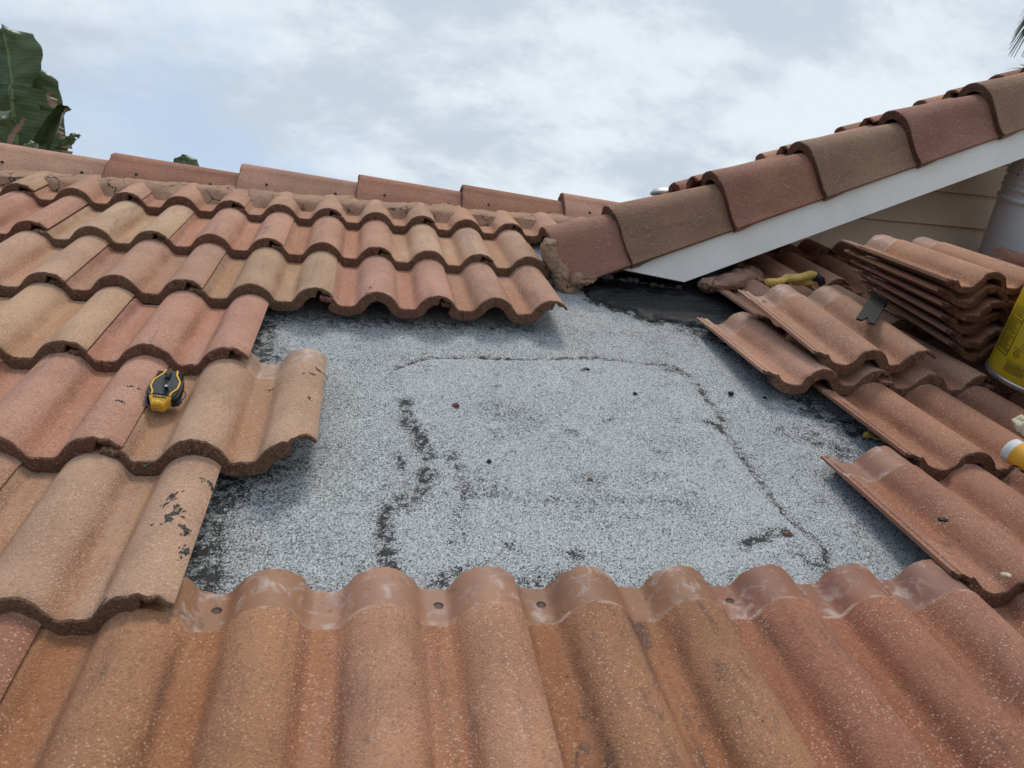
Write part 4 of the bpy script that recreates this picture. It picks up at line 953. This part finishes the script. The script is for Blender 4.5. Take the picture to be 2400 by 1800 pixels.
# ---------------- giant bird-of-paradise leaves
def leaf_material():
    m_, g, b = mat('paddle_leaf'); a = g.n.new('ShaderNodeAttribute'); a.attribute_name = 'uvd'; ux, uy, uz = g.sep(a.outputs['Vector'])
    co = objco(g)
    f = g.noise(co, 9, 5, 0.65)
    c = g.mix(f, (0.040, 0.064, 0.026), (0.085, 0.125, 0.045))
    vein = g.math('SINE', g.math('MULTIPLY', uy, 150.0)); c = g.mix(g.math('MULTIPLY', g.step(vein, 0.0, 1.0), 0.16), c, (0.10, 0.125, 0.055))
    rib = g.step(g.math('ABSOLUTE', ux), 0.055, 0.03); c = g.mix(rib, c, (0.15, 0.20, 0.08))
    dry = g.math('MULTIPLY', g.step(g.math('ADD', uz, g.math('MULTIPLY', g.math('SUBTRACT', g.noise(co, 24, 4), 0.5), 0.7)), 0.55, 0.75), 1.0)
    c = g.mix(dry, c, g.mix(g.noise(co, 50, 4), (0.17, 0.10, 0.06), (0.38, 0.27, 0.18)))
    g.put(b.inputs['Base Color'], c); b.inputs['Roughness'].default_value = 0.42; b.inputs['Specular IOR Level'].default_value = 0.45
    bump(g, b, vein, 0.12, 0.003); return m_
M_LEAF = leaf_material(); M_STALK = plain('leaf_stalk', (0.10, 0.13, 0.05), 0.55)
def leaf(rib_px, wl, wr, wy, par, bend=0.10, tear=(), dryL=0.0, dryR=0.0, ph=0.0, sweep_=0.18):
    """rib_px: midrib from base to tip; wl, wr: half widths (m) per rib node; tear: v positions where the blade is torn"""
    nodes = [at_y(x, y, wy+0.0) for x, y in rib_px]; n = 40; vs, fs, uvd = [], [], []
    def samp(arr, t):
        f = t*(len(arr)-1); i = min(int(f), len(arr)-2); f -= i
        f = f*f*(3-2*f) if not isinstance(arr[0], Vector) else f
        return arr[i].lerp(arr[i+1], f) if isinstance(arr[0], Vector) else arr[i]*(1-f)+arr[i+1]*f
    C_ = 9; rs = random.Random(int(ph*100)+3); jag = 1.0
    for j in range(n+1):
        t = j/n; c = samp(nodes, t); d = (samp(nodes, min(1, t+.02))-samp(nodes, max(0, t-.02))).normalized()
        s = d.cross(Vector((0, 1, 0))).normalized()*-1
        s = -s if s.x < 0 else s
        for i in range(-C_, C_+1):
            w = (samp(wr, t) if i > 0 else samp(wl, t)); x = i/C_
            if abs(x) > 0.6 and tear: w *= 1-0.12*abs(fbm(t*22, x*2, ph*9, 3))*(abs(x)-0.6)/0.4*2
            q = c+s*w*x + Vector((0, 1, 0))*(bend*(abs(x)**1.6)*(1 if i > 0 else 0.7)+0.06*math.sin(t*2.6+ph)) + d*(abs(x)*w*sweep_)
            q += Vector((0, 1, 0))*0.012*fbm(t*9, x*3, ph)
            vs.append(q); uvd.append((x, t, (dryR if i > 0 else dryL)*abs(x)**3))
    R_ = 2*C_+1
    for j in range(n):
        for i in range(R_-1):
            x = abs((i+0.5)-C_)/C_
            if any(abs((j+0.5)/n-tt) < 0.013 and x > 0.55 and ((i > C_) == (sd_ > 0)) for tt, sd_ in tear): continue
            fs.append((j*R_+i, j*R_+i+1, (j+1)*R_+i+1, (j+1)*R_+i))
    me = mesh(vs, fs, 80); a = me.attributes.new('uvd', 'FLOAT_VECTOR', 'POINT'); a.data.foreach_set('vector', [k for q in uvd for k in q])
    o = link('leaf', me, (M_LEAF,), None, par)
    return o
def stalk(par, pts, r): vs, fs = tube(pts, r, 10); link('stalk', mesh(vs, fs, 60), (M_STALK,), None, par)
LY = 3.0
b1 = at_y(40, 420, LY)
plant = link('bird_of_paradise', None, mw=Matrix.Translation((b1.x, LY, -3.3)), label='tall plant with tattered paddle leaves rising behind the ridge at the left', cat='plant')
leaf([(26, 232), (22, 200), (15, 160), (9, 118), (4, 80), (0, 53)], [.02, .10, .16, .17, .13, .005], [.02, .075, .150, .172, .135, .005], LY-0.03, plant, 0.10, (), 0, 0.12, 0.3, 0.30)
leaf([(36, 430), (32, 370), (28, 310), (25, 250), (22, 197)], [.20, .30, .30, .26, .20], [.32, .325, .30, .255, .235], LY, plant, 0.12, ((0.22, 1), (0.41, 1), (0.62, 1), (0.80, 1), (0.3, -1), (0.6, -1)), .2, 1.2, 0.6, -0.04)
leaf([(60, 400), (64, 320), (68, 240), (77, 185), (82, 148)], [.05, .12, .16, .13, .01], [.10, .19, .17, .13, .01], LY+0.25, plant, 0.07, (), 0, 0.2, 1.1)
leaf([(40, 440), (90, 370), (130, 310), (158, 268), (176, 262)], [.04, .06, .055, .035, .01], [.04, .07, .05, .03, .012], LY+0.1, plant, -0.10, (), .6, .9, 2.1)
leaf([(60, 440), (110, 370), (150, 345), (175, 322), (188, 316)], [.03, .05, .045, .028, .004], [.03, .05, .035, .022, .004], LY+0.2, plant, 0.05, ((0.8, 1), (0.7, -1)), .2, .6, 3.2)
leaf([(-60, 420), (-30, 350), (0, 290), (22, 272), (30, 285)], [.05, .12, .09, .05, .01], [.05, .10, .07, .05, .01], LY-0.25, plant, 0.12, (), .9, 1.3, 4.1)
leaf([(45, 400), (55, 352), (66, 334), (74, 329)], [.02, .03, .025, .004], [.02, .035, .03, .004], LY-0.2, plant, 0.05, (), 1.2, 1.3, 5.0)
for x, y, k in ((36, 420, 0), (60, 400, .25), (40, 440, .1), (60, 440, .2), (-60, 420, -.25), (45, 400, -.2)):
    q = at_y(x, y, LY+k); stalk(plant, [q, q.lerp(Vector((b1.x, LY, -3.3)), 0.5)+Vector((0, .05, 0)), Vector((b1.x, LY, -3.3))], (0.02, 0.03, 0.05))
b2 = at_y(425, 460, LY)
plant2 = link('bird_of_paradise', None, mw=Matrix.Translation((b2.x, LY, -3.3)), label='single rounded paddle leaf tip showing over the ridge tiles', cat='plant')
leaf([(425, 520), (426, 450), (427, 400), (426, 372), (425, 359)], [.06, .11, .10, .075, .02], [.06, .11, .10, .075, .02], LY, plant2, 0.07, (), 0, 0.1, 6.0)
q = at_y(425, 520, LY); stalk(plant2, [q, q.lerp(Vector((b2.x, LY, -3.3)), 0.5), Vector((b2.x, LY, -3.3))], (0.015, 0.025, 0.045))
# ---------------- palm at the right edge
PY = 4.0; hub = at_y(2470, -30, PY)
palm = link('palm_tree', None, mw=Matrix.Translation((hub.x, PY, -3.3)), label='palm with drooping narrow leaflets at the upper right edge', cat='palm')
M_PALM = plain('palm_leaflet', (0.030, 0.040, 0.022), 0.6, namp=0.3, nscale=8); M_TRUNK = plain('palm_trunk', (0.12, 0.09, 0.065), 0.9)
vs, fs = tube([(hub.x+.1, PY+.05, -3.3), (hub.x+.06, PY+.03, 0), (hub.x, PY, hub.z+0.1)], (0.16, 0.13, 0.10), 14); link('trunk', mesh(vs, fs, 60), (M_TRUNK,), None, palm)
rp = random.Random(4)
def frond(name, hub_, tips, width=0.022):
    vs, fs = [], []
    for tip in tips:
        a = Vector(hub_); b_ = Vector(tip); d = (b_-a); sd_ = d.normalized().cross(Vector((0, 1, 0))).normalized(); n = 7; c = len(vs)
        for k in range(n+1):
            t = k/n; q = a.lerp(b_, t)+Vector((0, 0, 0.10*d.length*math.sin(math.pi*t))); w = width*math.sin(math.pi*min(1, 0.15+t*0.85))**0.7*(1.02-t)*1.3
            vs += [q-sd_*w+Vector((0, .006, 0)), q+Vector((0, -.004, 0)), q+sd_*w+Vector((0, .006, 0))]
        for k in range(n):
            for i in range(2): fs.append((c+k*3+i, c+k*3+i+1, c+(k+1)*3+i+1, c+(k+1)*3+i))
    link(name, mesh(vs, fs, 80), (M_PALM,), None, palm)
for h, tt in (((2452, 6), [(2388, 40), (2384, 58), (2378, 76), (2372, 90), (2378, 84), (2366, 106), (2372, 100), (2392, 30)]),
              ((2460, 20), [(2365, 116), (2362, 132), (2368, 126), (2369, 134), (2376, 136), (2374, 112), (2386, 118), (2394, 134)]),
              ((2470, 30), [(2398, 136), (2404, 138), (2396, 22), (2390, 40), (2410, 140), (2420, 145), (2440, 150)])):
    frond('frond', at_y(*h, PY+rp.uniform(-.1, .1)), [at_y(*q, PY+rp.uniform(-.15, .05)) for q in tt])
frond('frond', at_y(2430, 172, PY), [at_y(2390, 151, PY), at_y(2394, 154, PY), at_y(2386, 160, PY), at_y(2378, 166, PY), at_y(2351, 166, PY)], 0.006)
